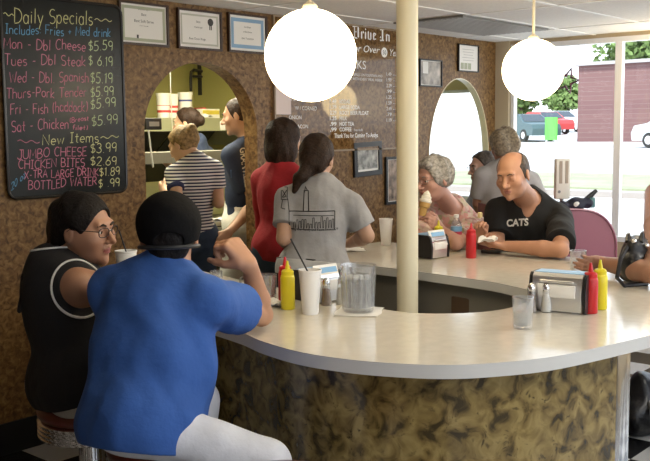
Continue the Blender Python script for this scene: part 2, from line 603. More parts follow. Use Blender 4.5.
class Person:
    def __init__(s, base, label, skin, P, N, hp, hc, H, head, build=None, h=0.006, legs='stand', group=None, cat='person', foot_z=0.0,
                 armR=None, armL=None, headopt=None, lips=None, legopt=None, blank_eyes=False, sc=1.0, extra=None):
        g = dict(hw=0.165, hd=0.115, ww=0.135, wd=0.10, cw=0.155, cd=0.115, sw=0.175, bust=0.0, belly=0.0, neck=0.055, arm=1.0, leg=1.0, l1=0.29, l2=0.25, hand=1.0, head=1.0, srad=0.052)
        g.update(build or {})
        s.standing = legs == 'stand'; s.g = g; s.h = h; s.base = V(*base); s.hp = hp; s.hc = hc
        P = V(*P); N = V(*N); H = V(*H); s.P = P; s.N = N; s.H = H
        sp = nrm(N - P); L = np.linalg.norm(N - P)
        def fr(hd):
            r = rgt(hd); r = nrm(r - sp * (r @ sp)); f = np.cross(sp, r)
            return np.stack([r, f, sp], 1)
        FP, FC = fr(hp), fr(hc); FW = fr((hp + hc) / 2)
        s.FP, s.FC, s.sp, s.L = FP, FC, sp, L
        FH = frame(*head); s.FH = FH; s.hs = g['head']
        t = []
        t.append(('u', ell(P, V(g['hw'], g['hd'], 0.125), FP), 0.0))
        t.append(('u', ell(P + sp * L * 0.33, V(g['ww'], g['wd'], 0.17), FW), 0.05))
        if g['belly']:
            t.append(('u', ell(P + sp * L * 0.27 + FW[:, 1] * (g['wd'] * 0.5), V(g['ww'] * 0.9, g['wd'] * 0.5 + g['belly'], 0.15), FW), 0.06))
        t.append(('u', ell(P + sp * L * 0.66 + FC[:, 1] * 0.005, V(g['cw'], g['cd'], 0.19), FC), 0.045))
        s.sh = {}
        for sd, nm, arm in ((1, 'R', armR), (-1, 'L', armL)):
            adj = V(*(arm or {}).get('adj', (0, 0, 0)))
            s.sh[nm] = N - sp * 0.082 + FC[:, 0] * sd * g['sw'] + FC @ adj
        t.append(('u', cap(s.sh['R'] * .9 + s.sh['L'] * .1, s.sh['L'] * .9 + s.sh['R'] * .1, g['srad'] * 0.92), 0.04))
        for nm in 'RL':
            t.append(('u', cap(N + UP * 0.015 - FC[:, 1] * 0.01, s.sh[nm] * 0.75 + N * 0.25 + sp * 0.005, 0.040, 0.036), 0.04))
        if g['bust']:
            for sd in (-1, 1):
                t.append(('u', sph(P + sp * L * 0.62 + FC[:, 1] * (g['cd'] * 0.62) + FC[:, 0] * sd * 0.075, g['bust']), 0.035))
        for sd in (-1, 1):   # buttocks
            t.append(('u', sph(P - FP[:, 1] * (g['hd'] * 0.42) + FP[:, 0] * sd * g['hw'] * 0.42 - sp * 0.035, 0.098 * g['leg']), 0.05))
        s.torso = t + (extra or [])
        hb = H + FH @ V(0, -0.02, -0.06) * s.hs
        s.neckops = [('u', cap(N - sp * 0.02, hb, g['neck'] * 1.08, g['neck']), 0.03)]
        s.headops = head_ops(H, FH, s.hs, **(headopt or {}))
        # arms
        s.up = {}; s.lo = {}; s.hands = {}; s.el = {}; s.wr = {}
        for sd, nm, arm in ((1, 'R', armR), (-1, 'L', armL)):
            a = arm or {}
            S = s.sh[nm]
            W = V(*a['w']) if 'w' in a else S + V(0, 0, -0.50) + FC @ V(sd * 0.08, 0.06, 0)
            E_ = V(*a['e']) if 'e' in a else ik(S, W, g['l1'], g['l2'], FC @ V(*a.get('pole', (sd * 0.4, -1, -0.3))))
            k = g['arm']
            s.el[nm] = E_; s.wr[nm] = W
            mid = S * .55 + E_ * .45
            s.up[nm] = [('u', cap(S, mid, 0.050 * k, 0.047 * k), 0.03), ('u', cap(mid, E_, 0.047 * k, 0.038 * k), 0.01)]
            fm = E_ * .68 + W * .32
            s.lo[nm] = [('u', cap(E_, fm, 0.037 * k, 0.040 * k), 0.012), ('u', cap(fm, W, 0.040 * k, 0.0255 * k), 0.012)]
            dd = a.get('d', W - E_); nn = a.get('n', FC @ V(-sd, 0, 0))
            s.hands[nm] = hand_ops(W, V(*dd), V(*nn), sd, a.get('curl', (18, 25, 20)), g['hand'], a.get('thumb', (0.7, 0.35)))
        # legs
        s.leg = {}; s.hip = {}; s.knee = {}; s.ank = {}; s.toe = {}
        lo_ = legopt or {}
        for sd, nm in ((1, 'R'), (-1, 'L')):
            hip = P + FP @ V(sd * 0.092 * g['leg'], 0.0, -0.03)
            if legs == 'stand':
                ank = V(*lo_[nm + 'a']) if nm + 'a' in lo_ else V(s.base[0], s.base[1], foot_z + 0.085) + rgt(hp) * sd * 0.10 - fwd(hp) * 0.03
                knee = ik(hip, ank, (hip[2] - ank[2]) * 0.505, (hip[2] - ank[2]) * 0.505, fwd(hp))
                foot_h = hp + sd * -8
            else:
                yaw = lo_.get(nm, sd * -12)
                th = lo_.get('thigh', 0.41)
                knee = hip + fwd(hp + yaw) * th + UP * lo_.get('kz', 0.01)
                if nm + 'k' in lo_: knee = V(*lo_[nm + 'k'])
                ank = knee + V(0, 0, -(knee[2] - foot_z - 0.085)) - fwd(hp + yaw) * lo_.get('back', 0.06)
                foot_h = hp + yaw
            s.hip[nm], s.knee[nm], s.ank[nm] = hip, knee, ank
            s.toe[nm] = ank + fwd(foot_h) * 0.15 + UP * -0.05
            k = g['leg']
            s.leg[nm] = [('u', cap(hip, knee, 0.088 * k, 0.056 * k), 0.05), ('u', cap(knee, knee * .65 + ank * .35, 0.055 * k, 0.055 * k), 0.02), ('u', cap(knee * .65 + ank * .35, ank, 0.055 * k, 0.036 * k), 0.02)]
        seq = list(s.torso) + s.neckops
        for nm in 'RL':
            seq += s.leg[nm] + [('u', cap(s.ank[nm] - UP * 0.03, s.toe[nm] + UP * 0.005, 0.036, 0.028), 0.02)]
        seq += s.headops
        for nm in 'RL':
            seq += s.up[nm] + s.lo[nm] + s.hands[nm]
        pts = [P, N, H, H + UP * 0.2] + [x[n_] for x in (s.sh, s.el, s.wr, s.hip, s.knee, s.ank, s.toe) for n_ in 'RL']
        pts = np.array(pts)
        s.lo_b = pts.min(0) - 0.26; s.hi_b = pts.max(0) + 0.26
        v, q = surface(seq, s.lo_b, s.hi_b, h)
        lipc = H + FH @ V(0, 0.098, -0.056) * s.hs
        mats = [skin] + ([lips] if lips else [])
        mf = None
        if lips:
            Rl = FH
            def mf(c):
                qq = (c - lipc) @ Rl
                return ((qq[:, 0] / 0.023) ** 2 + (qq[:, 1] / 0.022) ** 2 + (qq[:, 2] / 0.0105) ** 2 < 1).astype(int)
        o = np_mesh('person', v, q, mats, None, s.base, mf, loc=s.base)
        s.o = o
        tag(o, label, cat, group)
        for x in (-1, 1):
            if blank_eyes: break
            b = B()
            c = H + FH @ V(x * 0.032, 0.0785, 0.0105) * s.hs - s.base
            T = Matrix.Translation(c) @ Matrix([list(FH[i]) for i in range(3)]).to_4x4()
            b.ball((0, 0, 0), 0.0128 * s.hs, 16, 12, T)
            e = b.build('eye', [mat('eye_white', (0.75, 0.72, 0.70), 0.2), mat('iris', (0.05, 0.03, 0.02), 0.15)], o)
            f3 = Vector(FH[:, 1])
            for pl in e.data.polygons:
                if (Vector(pl.center) - Vector(c)).normalized().dot(f3) > 0.86: pl.material_index = 1
    def Hd(s, x, y, z): return s.H + s.FH @ V(x, y, z) * s.hs
    def C(s, x, y, z): return s.N + s.FC @ V(x, y, z)      # chest frame from neck base
    def cloth(s, name, m, seq, h=None, it=1, matfn=None, lo=None, hi=None, label=None):
        v, q = surface(seq, s.lo_b if lo is None else lo, s.hi_b if hi is None else hi, h or s.h, 0.09)
        v = relax(v, q, it)
        o = np_mesh(name, v, q, m, s.o, s.base, matfn)
        if label: o['label'] = label
        return o
    def shirt(s, name, m, off=0.014, sleeve=0.6, hem=-0.02, neck=0.07, neckdrop=0.035, wr=(0.004, 16, 3), slv_off=0.008, neckback=0.0, extra=None, flare=0.0, hemdir=None, carve=True, vneck=0.0, pelvis=True, collar_n=None):
        """sleeve = fraction of the upper arm covered (>1 runs down the forearm); hem along the spine from the pelvis"""
        q = list(s.torso)
        if flare:
            q.append(('u', ell(s.P + s.sp * (hem + 0.07), V(s.g['hw'] * 0.98 + flare, s.g['hd'] + flare, 0.16), s.FP), 0.05))
        q += (extra or [])
        for nm in 'RL':
            S, E_, W = s.sh[nm], s.el[nm], s.wr[nm]
            k = s.g['arm']
            if sleeve > 0:
                if sleeve <= 1:
                    e = S + (E_ - S) * sleeve; u = nrm(E_ - S)
                    oc = cap(S, e + u * 0.03, 0.050 * k + slv_off * .3, 0.043 * k + slv_off * .8)
                    ic = cap(e - u * 0.035, e + u * 0.08, 0.043 * k + slv_off * 0.5 - off, 0.041 * k + slv_off * .8 - off * 0.4)
                    # sleeve: a tapered tube with a flat open cuff
                    def sleeve_d(p, oc=oc, ic=ic, e=e, u=u):
                        return np.maximum(np.maximum(oc(p), (p - e) @ u), -ic(p) - 2 * off)
                    q.append(('u', sleeve_d, 0.025))
                else:
                    e = E_ + (W - E_) * (sleeve - 1)
                    q.append(('u', cap(S, E_, 0.050 * k + slv_off * .3, 0.043 * k + slv_off * .6), 0.025))
                    q.append(('u', cap(E_, e, 0.043 * k + slv_off * .6, 0.035 * k + slv_off), 0.01))
        q.append(('o', off))
        q.append(('w', wr[0], wr[1], wr[2], 0.6))
        q.append(('w', wr[0] * 0.42, wr[1] * 2.6, wr[2] + 20, 0.45))
        hd = s.sp if hemdir is None else nrm(hemdir)
        q.append(('i', half(s.P + s.sp * hem, -hd)))
        # neck hole
        nc = s.N + s.FC @ V(0, 0.022, 0.045 - neckdrop)
        q.append(('s', ell(nc, V(neck, neck * 0.95 , 0.07), s.FC), 0.006))
        if vneck:
            q.append(('s', cap(s.C(0, 0.07, 0.0), s.C(0, 0.16, -vneck), 0.045, 0.006), 0.004))
        for nm in 'RL':
            if sleeve == 0:
                S, E_ = s.sh[nm], s.el[nm]
                u = s.FC[:, 0] * (1 if nm == 'R' else -1)
                q.append(('s', ell(S + u * 0.035 - s.sp * 0.01, V(0.05, 0.085, 0.095), s.FC), 0.01))
        s.shirt_seq = q
        return s.cloth(name, m, q)
    def pants(s, name, m, off=0.012, length=0.93, waist=0.10, flare=0.012, wr=(0.004, 18, 9)):
        """length: 0..0.5 along the thigh, 0.5..1 down the shin"""
        q = [o for o in s.torso[:2]] + [o for o in s.torso if o[2] == 0.05][-2:] + [('i', half(s.P + s.sp * waist, s.sp))]
        cuts = []
        for nm in 'RL':
            hip, kn, an = s.hip[nm], s.knee[nm], s.ank[nm]; k = s.g['leg']
            if length <= 0.5:
                e = hip + (kn - hip) * (length * 2)
                q.append(('u', cap(hip * .95 + kn * .05, e, 0.084 * k, 0.068 * k + flare), 0.05))
            else:
                e = kn + (an - kn) * (length * 2 - 1)
                q.append(('u', cap(hip * .95 + kn * .05, kn, 0.086 * k, 0.060 * k + flare * .5), 0.05))
                q.append(('u', cap(kn, e, 0.060 * k + flare * .5, 0.045 * k + flare), 0.02))
        q += [('o', off), ('w', wr[0], wr[1], wr[2], 1.0)] + ([('i', half(s.P + s.sp * (waist + off), s.sp))] if s.standing else [])
        s.pants_seq = q
        return s.cloth(name, m, q)
    def shoes(s, m):
        for nm in 'RL':
            a = s.ank[nm]; t = s.toe[nm]; f = nrm((t - a) * V(1, 1, 0))
            c = V(a[0], a[1], a[2] - 0.055)
            q = [('u', cap(c - f * 0.035, c + f * 0.06, 0.043, 0.047), 0), ('u', cap(c + f * 0.06, c + f * 0.175 + UP * -0.008, 0.047, 0.036), 0.02), ('u', cap(c, a + UP * 0.02, 0.045, 0.042), 0.03), ('i', half(V(a[0], a[1], a[2] - 0.083), -UP))]
            s.cloth('shoe', m, q, 0.007, 1, None, np.minimum(a, t) - 0.16, np.maximum(a, t) + 0.16)
    def hair(s, m, ops, cuts=(), h=None, name='hair', wr=(0.003, 60, 5), label=None):
        q = list(ops)
        if wr: q.append(('w', wr[0], wr[1], wr[2], 0.25))
        q += list(cuts)
        pts = s.H
        return s.cloth(name, m, q, h or 0.005, 1, None, s.H - 0.30 - UP * 0.28, s.H + 0.26, label)
    def hcap(s, grow=0.012, back=-0.02):
        """hair mass over the cranium in head space"""
        return ('u', ell(s.Hd(0, -0.016, 0.036), V(0.076 + grow, 0.097 + grow, 0.087 + grow) * s.hs, s.FH), 0.02)
    def face_cut(s, y=0.062, z=0.085, tilt=0.6, nape=-0.075):
        """removes hair from the face: everything in front of a slanted plane, and below the nape"""
        return [('i', half(s.Hd(0, y, z), s.FH @ nrm(V(0, 1, -tilt)))), ('i', half(s.Hd(0, 0, nape), s.FH @ V(0, 0, -1)))]
    def brows(s, m, r=0.0042, drop=0.0):
        for x in (-1, 1):
            b = B()
            pts = [s.Hd(x * 0.014, 0.0955, 0.030 - drop) - s.base, s.Hd(x * 0.030, 0.0955, 0.036) - s.base, s.Hd(x * 0.047, 0.082, 0.030) - s.base]
            b.tube(pts, [r * 0.8, r, r * 0.5], 6)
            b.build('eyebrow', m, s.o)
    def specs(s, m, z=0.010):
        b = B()
        for x in (-1, 1):
            pts = []
            for k in range(20):
                a = 2 * math.pi * k / 20
                cx = math.copysign(abs(math.cos(a)) ** 0.7, math.cos(a)); cz = math.copysign(abs(math.sin(a)) ** 0.7, math.sin(a))
                pts.append(s.Hd(x * 0.033 + cx * 0.024, 0.106 - 0.18 * abs(x * 0.033 + cx * 0.024), z + cz * 0.0155) - s.base)
            b.tube(pts, 0.0016, 6, True)
            b.tube([s.Hd(x * 0.057, 0.097, z + 0.006) - s.base, s.Hd(x * 0.076, 0.06, z + 0.008) - s.base, s.Hd(x * 0.085, 0.0, z + 0.008) - s.base, s.Hd(x * 0.083, -0.02, z - 0.008) - s.base], 0.0016, 6)
        b.tube([s.Hd(-0.010, 0.105, z + 0.003) - s.base, s.Hd(0, 0.109, z + 0.006) - s.base, s.Hd(0.010, 0.105, z + 0.003) - s.base], 0.0014, 6)
        return b.build('eyeglasses', m, s.o)
    def onto(s, seq, pts, d, out=0.0015, start=0.25):
        """drops points along direction d onto the implicit surface seq"""
        d = nrm(d); p = np.array(pts, float) - d * start
        go = np.ones(len(p), bool); tr = np.zeros(len(p))
        for _ in range(70):
            v = field(seq, p)
            st = np.where(go, np.clip(v, -0.01, 0.05) * 0.7, 0)
            p = p + d * st[:, None]; tr += st
            go &= (np.abs(v) > 0.0003)
        return p - d * out
    def print_on(s, name, m, seq, vs, fs, origin, ux, uy, d, parent=None, out=0.002):
        pts = np.array([V(*origin) + np.array(ux) * v[0] + np.array(uy) * v[1] for v in vs])
        p = s.onto(seq, pts, d, out)
        hit = np.abs(field(seq, p)) < 0.012
        fs = [f for f in fs if all(hit[i] for i in f)]
        p = p - s.base
        b = B(); b.add([tuple(x) for x in p], fs)
        return b.build(name, m, parent or s.o, smooth=0)
def ribbon(pts, w, sub=4):
    """flat 2-D stroke as (verts, faces)"""
    P = []
    for i in range(len(pts) - 1):
        for k in range(sub):
            t = k / sub
            P.append((pts[i][0] * (1 - t) + pts[i + 1][0] * t, pts[i][1] * (1 - t) + pts[i + 1][1] * t))
    P.append(pts[-1])
    vs = []; fs = []
    for i, p in enumerate(P):
        a = P[max(0, i - 1)]; b_ = P[min(len(P) - 1, i + 1)]
        dx, dy = b_[0] - a[0], b_[1] - a[1]; L = math.hypot(dx, dy) or 1
        nx, ny = -dy / L * w / 2, dx / L * w / 2
        vs += [(p[0] + nx, p[1] + ny), (p[0] - nx, p[1] - ny)]
    for i in range(len(P) - 1):
        fs.append((2 * i, 2 * i + 1, 2 * i + 3, 2 * i + 2))
    return vs, fs
def merge2(*parts):
    vs = []; fs = []
    for v, f in parts:
        o = len(vs); vs += list(v); fs += [tuple(i + o for i in q) for q in f]
    return vs, fs

# ------------------------------------------------------------------ the setting
WALL = burl('burl_wall', (0.070, 0.034, 0.011), (0.18, 0.096, 0.033), (0.31, 0.19, 0.075), 0.5, 5.0, 0.06, 0.8, 13, 1.0)
WALL.node_tree.nodes['Principled BSDF'].inputs['Specular IOR Level'].default_value = 0.3
PANEL = burl('burl_panel', (0.045, 0.030, 0.008), (0.195, 0.132, 0.040), (0.33, 0.24, 0.085), 0.25, 2.4, 0.35, 0.7, 11, 0.7)
CREAM = mat('cream_paint', (0.84, 0.77, 0.56), 0.35)
TAN = mat('tan_paint', (0.52, 0.42, 0.28), 0.55)
WHITE = mat('white_paint', (0.82, 0.82, 0.80), 0.5)
TILE = mat('ceiling_tile', (0.88, 0.87, 0.85), 0.85, bump=0.25, bscale=120, var=0.04, vscale=60)
TBAR = mat('ceiling_grid', (0.95, 0.95, 0.94), 0.5)
ALU = mat('aluminium', (0.93, 0.93, 0.96), 0.35, 0.1)
CHROME = mat('chrome', (0.82, 0.82, 0.83), 0.12, 1.0)
STEEL = mat('stainless', (0.62, 0.62, 0.60), 0.32, 1.0, bump=0.02, bscale=200)
BLACK = mat('black_plastic', (0.012, 0.012, 0.013), 0.4)
DARKW = mat('dark_wood', (0.045, 0.020, 0.010), 0.35)
PAPER = mat('paper', (0.84, 0.83, 0.80), 0.6)
INK = mat('ink', (0.05, 0.05, 0.05), 0.6)
GLASS = clear('pane_glass', (0.97, 0.98, 0.98), 0.05, 0.0)
def struct(o): o['kind'] = 'structure'; return o

# floor: dark checker tiles
fm = bpy.data.materials.new('checker_floor'); fm.use_nodes = True
nt = fm.node_tree; bs = nt.nodes['Principled BSDF']
t_ = nt.nodes.new('ShaderNodeTexCoord'); ck = nt.nodes.new('ShaderNodeTexChecker')
ck.inputs['Scale'].default_value = 1 / 0.305
ck.inputs['Color1'].default_value = (0.012, 0.012, 0.013, 1); ck.inputs['Color2'].default_value = (0.42, 0.42, 0.41, 1)
mpp = nt.nodes.new('ShaderNodeMapping'); mpp.inputs['Location'].default_value = (0.005, -0.005, 0.5)
nt.links.new(t_.outputs['Object'], mpp.inputs[0]); nt.links.new(mpp.outputs[0], ck.inputs[0]); nt.links.new(ck.outputs[0], bs.inputs['Base Color'])
bs.inputs['Roughness'].default_value = 0.25
struct(B().box((3.04, -2.0, -0.06), (8.48, 9.6, 0.12)).build('floor', fm, smooth=0))

AX = Matrix.Rotation(math.pi / 2, 4, 'X')      # (x, z) outline pushed back along +Y
def arch_pts(x0, x1, spring, top, n=28):
    xc = (x0 + x1) / 2; a = (x1 - x0) / 2
    return [(xc - a * math.cos(math.pi * k / n), spring + (top - spring) * math.sin(math.pi * k / n)) for k in range(n + 1)]
w = B()
def wp(poly): w.prism(poly, -0.115, 0, AX)
wp([(-1.2, 0), (3.285, 0), (3.285, 2.34), (-1.2, 2.34)])
wp([(4.172, 0), (5.3, 0), (5.3, 2.34), (4.172, 2.34)])
w.prism([(5.3, 0), (6.06, 0), (6.06, 2.34), (5.3, 2.34)], -0.05, 0, AX)
w.prism([(6.955, 0), (7.08, 0), (7.08, 2.34), (6.955, 2.34)], -0.05, 0, AX)
for (x0, x1, sp_, tp) in ((3.285, 4.172, 1.60, 2.012), (6.06, 6.955, 1.38, 2.018)):
    pts = arch_pts(x0, x1, sp_, tp)
    for i in range(len(pts) - 1):
        a, b_ = pts[i], pts[i + 1]
        w.prism([a, b_, (b_[0], 2.34), (a[0], 2.34)], -0.115 if x0 < 5 else -0.05, 0, AX)
struct(w.build('wall_left', WALL, smooth=20))
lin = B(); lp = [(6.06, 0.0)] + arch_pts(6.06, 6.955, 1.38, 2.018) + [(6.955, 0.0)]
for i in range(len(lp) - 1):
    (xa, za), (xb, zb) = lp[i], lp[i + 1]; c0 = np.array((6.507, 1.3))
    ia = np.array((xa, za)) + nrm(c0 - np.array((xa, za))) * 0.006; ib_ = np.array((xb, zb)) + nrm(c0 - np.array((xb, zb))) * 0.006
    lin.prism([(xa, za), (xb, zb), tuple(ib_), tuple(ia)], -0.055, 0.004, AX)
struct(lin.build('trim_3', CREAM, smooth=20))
bb = B()
for a, b_ in ((-1.2, 3.285), (4.172, 6.06)):
    bb.box(((a + b_) / 2, -0.006, 0.08), (b_ - a, 0.012, 0.16))
struct(bb.build('baseboard_left', BLACK, smooth=0))

# ceiling with a suspended grid
struct(B().box((3.04, -2.0, 2.40), (8.48, 9.6, 0.12)).build('ceiling', TILE, smooth=0))
g = B()
k = -0.28
while k > -6.6:
    g.box((3.0, k, 2.3385), (8.2, 0.024, 0.007)); k -= 0.61
x = 0.0 - 0.86
while x < 7.0:
    g.box((x, -3.3, 2.3387), (0.024, 6.6, 0.0066)); x += 0.61 if False else 1.22
struct(g.build('trim_1', TBAR, smooth=0))

# facade: sill wall, corner pillar, header, mullions and panes
f = B()
f.box((7.14, -2.2, 0.29), (0.12, 9.2, 0.82))
f.box((7.14, -2.2, 2.355), (0.12, 9.2, 0.09))
struct(f.build('wall_right', TAN, smooth=0))
struct(B().box((7.135, -0.035, 1.45), (0.15, 0.19, 1.8)).build('trim_2', mat('pillar_tan', (0.62, 0.53, 0.38), 0.5), smooth=0))
ys = [-0.14, -1.09, -2.75, -4.4, -6.2]
for i in range(4):
    y0, y1 = ys[i], ys[i + 1]
    fr = B()
    fr.box((7.11, y0 - 0.014, 1.505), (0.05, 0.028, 1.61)); fr.box((7.11, y1 + 0.014, 1.505), (0.05, 0.028, 1.61))
    fr.box((7.11, (y0 + y1) / 2, 2.29), (0.07, y0 - y1, 0.04)); fr.box((7.11, (y0 + y1) / 2, 0.72), (0.07, y0 - y1, 0.04))
    o = struct(fr.build('window_%d' % (i + 1), ALU, smooth=0))
    B().box((7.115, (y0 + y1) / 2, 1.505), (0.006, y0 - y1 - 0.08, 1.54)).build('pane', GLASS, o, smooth=0)
# window of the room beyond the second arch
f = B()
f.box((7.14, 1.33, 0.84), (0.12, 2.50, 0.30)); f.box((7.14, 1.33, 2.13), (0.12, 2.50, 0.36))
f.box((7.14, 2.5, 1.45), (0.12, 0.2, 1.0))
struct(f.build('wall_far', mat('yellow_tan_paint', (0.62, 0.52, 0.28), 0.5), smooth=0))
fr = B()
fr.box((7.11, 0.10, 1.47), (0.06, 0.03, 0.96)); fr.box((7.11, 2.38, 1.47), (0.06, 0.05, 0.96))
fr.box((7.11, 1.24, 1.94), (0.06, 2.3, 0.03)); fr.box((7.11, 1.24, 0.99), (0.08, 2.3, 0.04))
o = struct(fr.build('window_5', WHITE, smooth=0))
B().box((7.115, 1.24, 1.47), (0.006, 2.26, 0.92)).build('pane', GLASS, o, smooth=0)
struct(B().box((6.615, 2.66, 1.17), (1.17, 0.12, 2.34)).build('wall_back', WHITE, smooth=0))

# kitchen shell
KG = mat('kitchen_green', (0.46, 0.43, 0.15), 0.5)
struct(B().box((4.115, 2.66, 1.17), (3.63, 0.12, 2.34)).build('wall_kitchen', KG, smooth=0))
struct(B().box((2.35, 1.4, 1.17), (0.1, 2.5, 2.34)).build('wall_kitchen_left', KG, smooth=0))
struct(B().box((5.98, 1.37, 1.17), (0.1, 2.46, 2.34)).build('wall_kitchen_right', KG, smooth=0))
# shell of the room behind the camera: street windows there as well
f = B()
f.box((3.0, -6.66, 0.35), (8.4, 0.12, 0.9)); f.box((3.0, -6.66, 2.28), (8.4, 0.12, 0.24))
for x in (-1.1, 1.0, 3.1, 5.2, 7.1):
    f.box((x, -6.66, 1.5), (0.16, 0.12, 1.5))
struct(f.build('wall_front', TAN, smooth=0))
struct(B().box((-1.2, -3.2, 1.17), (0.1, 6.8, 2.34)).build('wall_side', WALL, smooth=0))

# ------------------------------------------------------------------ lamps
def globe(x, y, z, label, d=0.30):
    o = empty('globe_pendant', (x, y, z), label, 'lamp', 'globe pendants over the counter')
    m = mat('lit_globe', (0.9, 0.9, 0.85), 0.25, emit=(1.0, 0.79, 0.47), estr=GLOBE_EMIT)
    B().ball((0, 0, 0), d / 2, 48, 32).build('globe', m, o, smooth=180)
    b = B(); b.lathe([(0.0, 0.140), (0.026, 0.142), (0.024, 0.160), (0.010, 0.172), (0.0, 0.173)], 24)
    b.build('fitter_cap', mat('ivory_metal', (0.72, 0.66, 0.5), 0.4), o)
    top = 2.335 - z
    if top > 0.25:
        B().tube([(0, 0, 0.17), (0, 0, top - 0.02)], 0.007, 8).build('stem', mat('ivory_metal', (0.72, 0.66, 0.5), 0.4), o)
        c = B(); c.lathe([(0.0, top), (0.065, top), (0.06, top - 0.018), (0.02, top - 0.03), (0, top - 0.03)], 24)
        c.build('canopy', mat('ivory_metal', (0.72, 0.66, 0.5), 0.4), o)
    return o
globe(*(2.293, -2.145, 1.846), 'large lit white globe pendant hanging before the menu wall, left of the cream post')
globe(*(4.164, -1.935, 1.888), 'lit white globe pendant hanging against the big window, right of the cream post')

globe(6.87, -1.62, (7.069, 1.600, 1.879)[2], 'lit white globe pendant near the window, just outside the picture at the right', 0.33)

vent = empty('ceiling_vent', (5.78, -0.585, 2.33), 'dark grey slatted vent panel in the white ceiling grid by the corner', 'vent')
B().box((0, 0, 0), (1.16, 0.56, 0.012)).build('backing', mat('vent_grey', (0.20, 0.195, 0.19), 0.5), vent, smooth=0)
sl = B()
for k in range(13):
    sl.box((0, -0.26 + k * 0.043, -0.0075), (1.12, 0.016, 0.004))
sl.build('slats', mat('vent_slat', (0.33, 0.32, 0.31), 0.5), vent, smooth=0)

def troffer(x, y, z, w_, label, energy, sx_=1.15, sy_=0.56, tint=(1, 0.96, 0.88)):
    o = empty('ceiling_light', (x, y, z), label, 'lamp', 'fluorescent ceiling fittings')
    B().box((0, 0, 0.0), (sx_, sy_, 0.02)).build('diffuser', mat('lit_diffuser_%d' % energy, (0.9, 0.9, 0.9), 0.4, emit=tint, estr=energy), o, smooth=0)
    return o
for (x, y) in ((1.58, -4.24), (4.02, -4.24), (6.46, -3.63), (5.24, -3.63)):  # unseen ceiling fittings, added to brighten the dining room
    troffer(x, y, 2.328, 0, 'unseen white fluorescent fitting added to the ceiling grid to brighten the room', 7)
troffer(4.3, 0.75, 2.328, 0, 'white fluorescent fitting over the kitchen worktable', 20, 1.6, 0.5, (1, 0.93, 0.70))

# ------------------------------------------------------------------ counter
def catmull(pts, n=12):
    P = [pts[0]] + list(pts) + [pts[-1]]; out = []
    for i in range(1, len(P) - 2):
        for k in range(n):
            t = k / n; a, b_, c, d = [np.array(q, float) for q in P[i - 1:i + 3]]
            out.append(0.5 * (2 * b_ + (c - a) * t + (2 * a - 5 * b_ + 4 * c - d) * t * t + (3 * b_ - a - 3 * c + d) * t ** 3))
    out.append(np.array(pts[-1], float))
    return np.array(out)
def resample(p, n):
    d = np.r_[0, np.cumsum(np.linalg.norm(np.diff(p, axis=0), axis=1))]
    t = np.linspace(0, d[-1], n)
    return np.stack([np.interp(t, d, p[:, 0]), np.interp(t, d, p[:, 1])], 1)
OUT = catmull([(2.44, -0.60), (2.36, -0.95), (2.23, -1.6), (2.162, -1.924), (2.11, -2.08), (2.078, -2.28), (2.10, -2.462), (2.154, -2.607), (2.231, -2.731), (2.347, -2.828), (2.498, -2.911), (2.711, -2.971), (2.973, -3.025),
               (3.30, -3.06), (3.65, -3.04), (4.0, -2.95), (4.28, -2.78), (4.47, -2.52), (4.55, -2.2), (4.56, -1.77), (4.53, -1.35), (4.52, -0.72)])
INN = catmull([(3.06, -0.60), (3.0, -0.86), (2.95, -1.09), (2.86, -1.62), (2.80, -1.95), (2.785, -2.12), (2.81, -2.22), (2.873, -2.307), (2.94, -2.365), (3.01, -2.403), (3.126, -2.425), (3.3, -2.405), (3.487, -2.303), (3.569, -2.135), (3.61, -1.983), (3.652, -1.6), (3.67, -1.3), (3.69, -0.72)])
# matching samples at corresponding stations of the U
def seg_to(p, y): return int(np.argmin(np.linalg.norm(p - np.array(y), axis=1)))
NS = 140
def stations(brk):
    parts = []
    for (a, b_, n) in brk:
        parts.append((a, b_, n))
    return parts
oa, ob = seg_to(OUT, (2.078, -2.28)), seg_to(OUT, (4.55, -2.2))
om = seg_to(OUT, (2.94, -3.018))
ia, ib = seg_to(INN, (2.785, -2.12)), seg_to(INN, (3.569, -2.135))
im = seg_to(INN, (3.01, -2.403))
OS = np.concatenate([resample(OUT[:oa + 1], 40)[:-1], resample(OUT[oa:om + 1], 40)[:-1], resample(OUT[om:ob + 1], 40)[:-1], resample(OUT[ob:], 30)])
IS = np.concatenate([resample(INN[:ia + 1], 40)[:-1], resample(INN[ia:im + 1], 40)[:-1], resample(INN[im:ib + 1], 40)[:-1], resample(INN[ib:], 30)])
KM = 78     # station where the front panel stops and the open bridge begins
def offset_curve(p, d):
    t = np.gradient(p, axis=0); t /= np.linalg.norm(t, axis=1)[:, None]
    return p + np.stack([-t[:, 1], t[:, 0]], 1) * d
def strip(o_, i_, z0, z1, mi=(0, 1, 1, 1)):
    """solid band between two plan curves: top, outer side, inner side, ends"""
    n = len(o_); b = B()
    vs = [(p[0], p[1], z1) for p in o_] + [(p[0], p[1], z1) for p in i_] + [(p[0], p[1], z0) for p in o_] + [(p[0], p[1], z0) for p in i_]
    top = [(k, k + 1, n + k + 1, n + k) for k in range(n - 1)]
    bot = [(2 * n + k, 3 * n + k, 3 * n + k + 1, 2 * n + k + 1) for k in range(n - 1)]
    outs = [(k, 2 * n + k, 2 * n + k + 1, k + 1) for k in range(n - 1)]
    inn = [(n + k, n + k + 1, 3 * n + k + 1, 3 * n + k) for k in range(n - 1)]
    ends = [(0, n, 3 * n, 2 * n), (n - 1, 3 * n - 1, 4 * n - 1, 2 * n - 1)]
    b.v = vs
    for fs, m_ in ((top, mi[0]), (bot, mi[0]), (outs, mi[1]), (inn, mi[2]), (ends, mi[3])):
        b.f += fs; b.mi += [m_] * len(fs)
    return b
TOPM = mat('counter_laminate', (0.68, 0.64, 0.55), 0.16, coat=0.25, var=0.05, vscale=25)
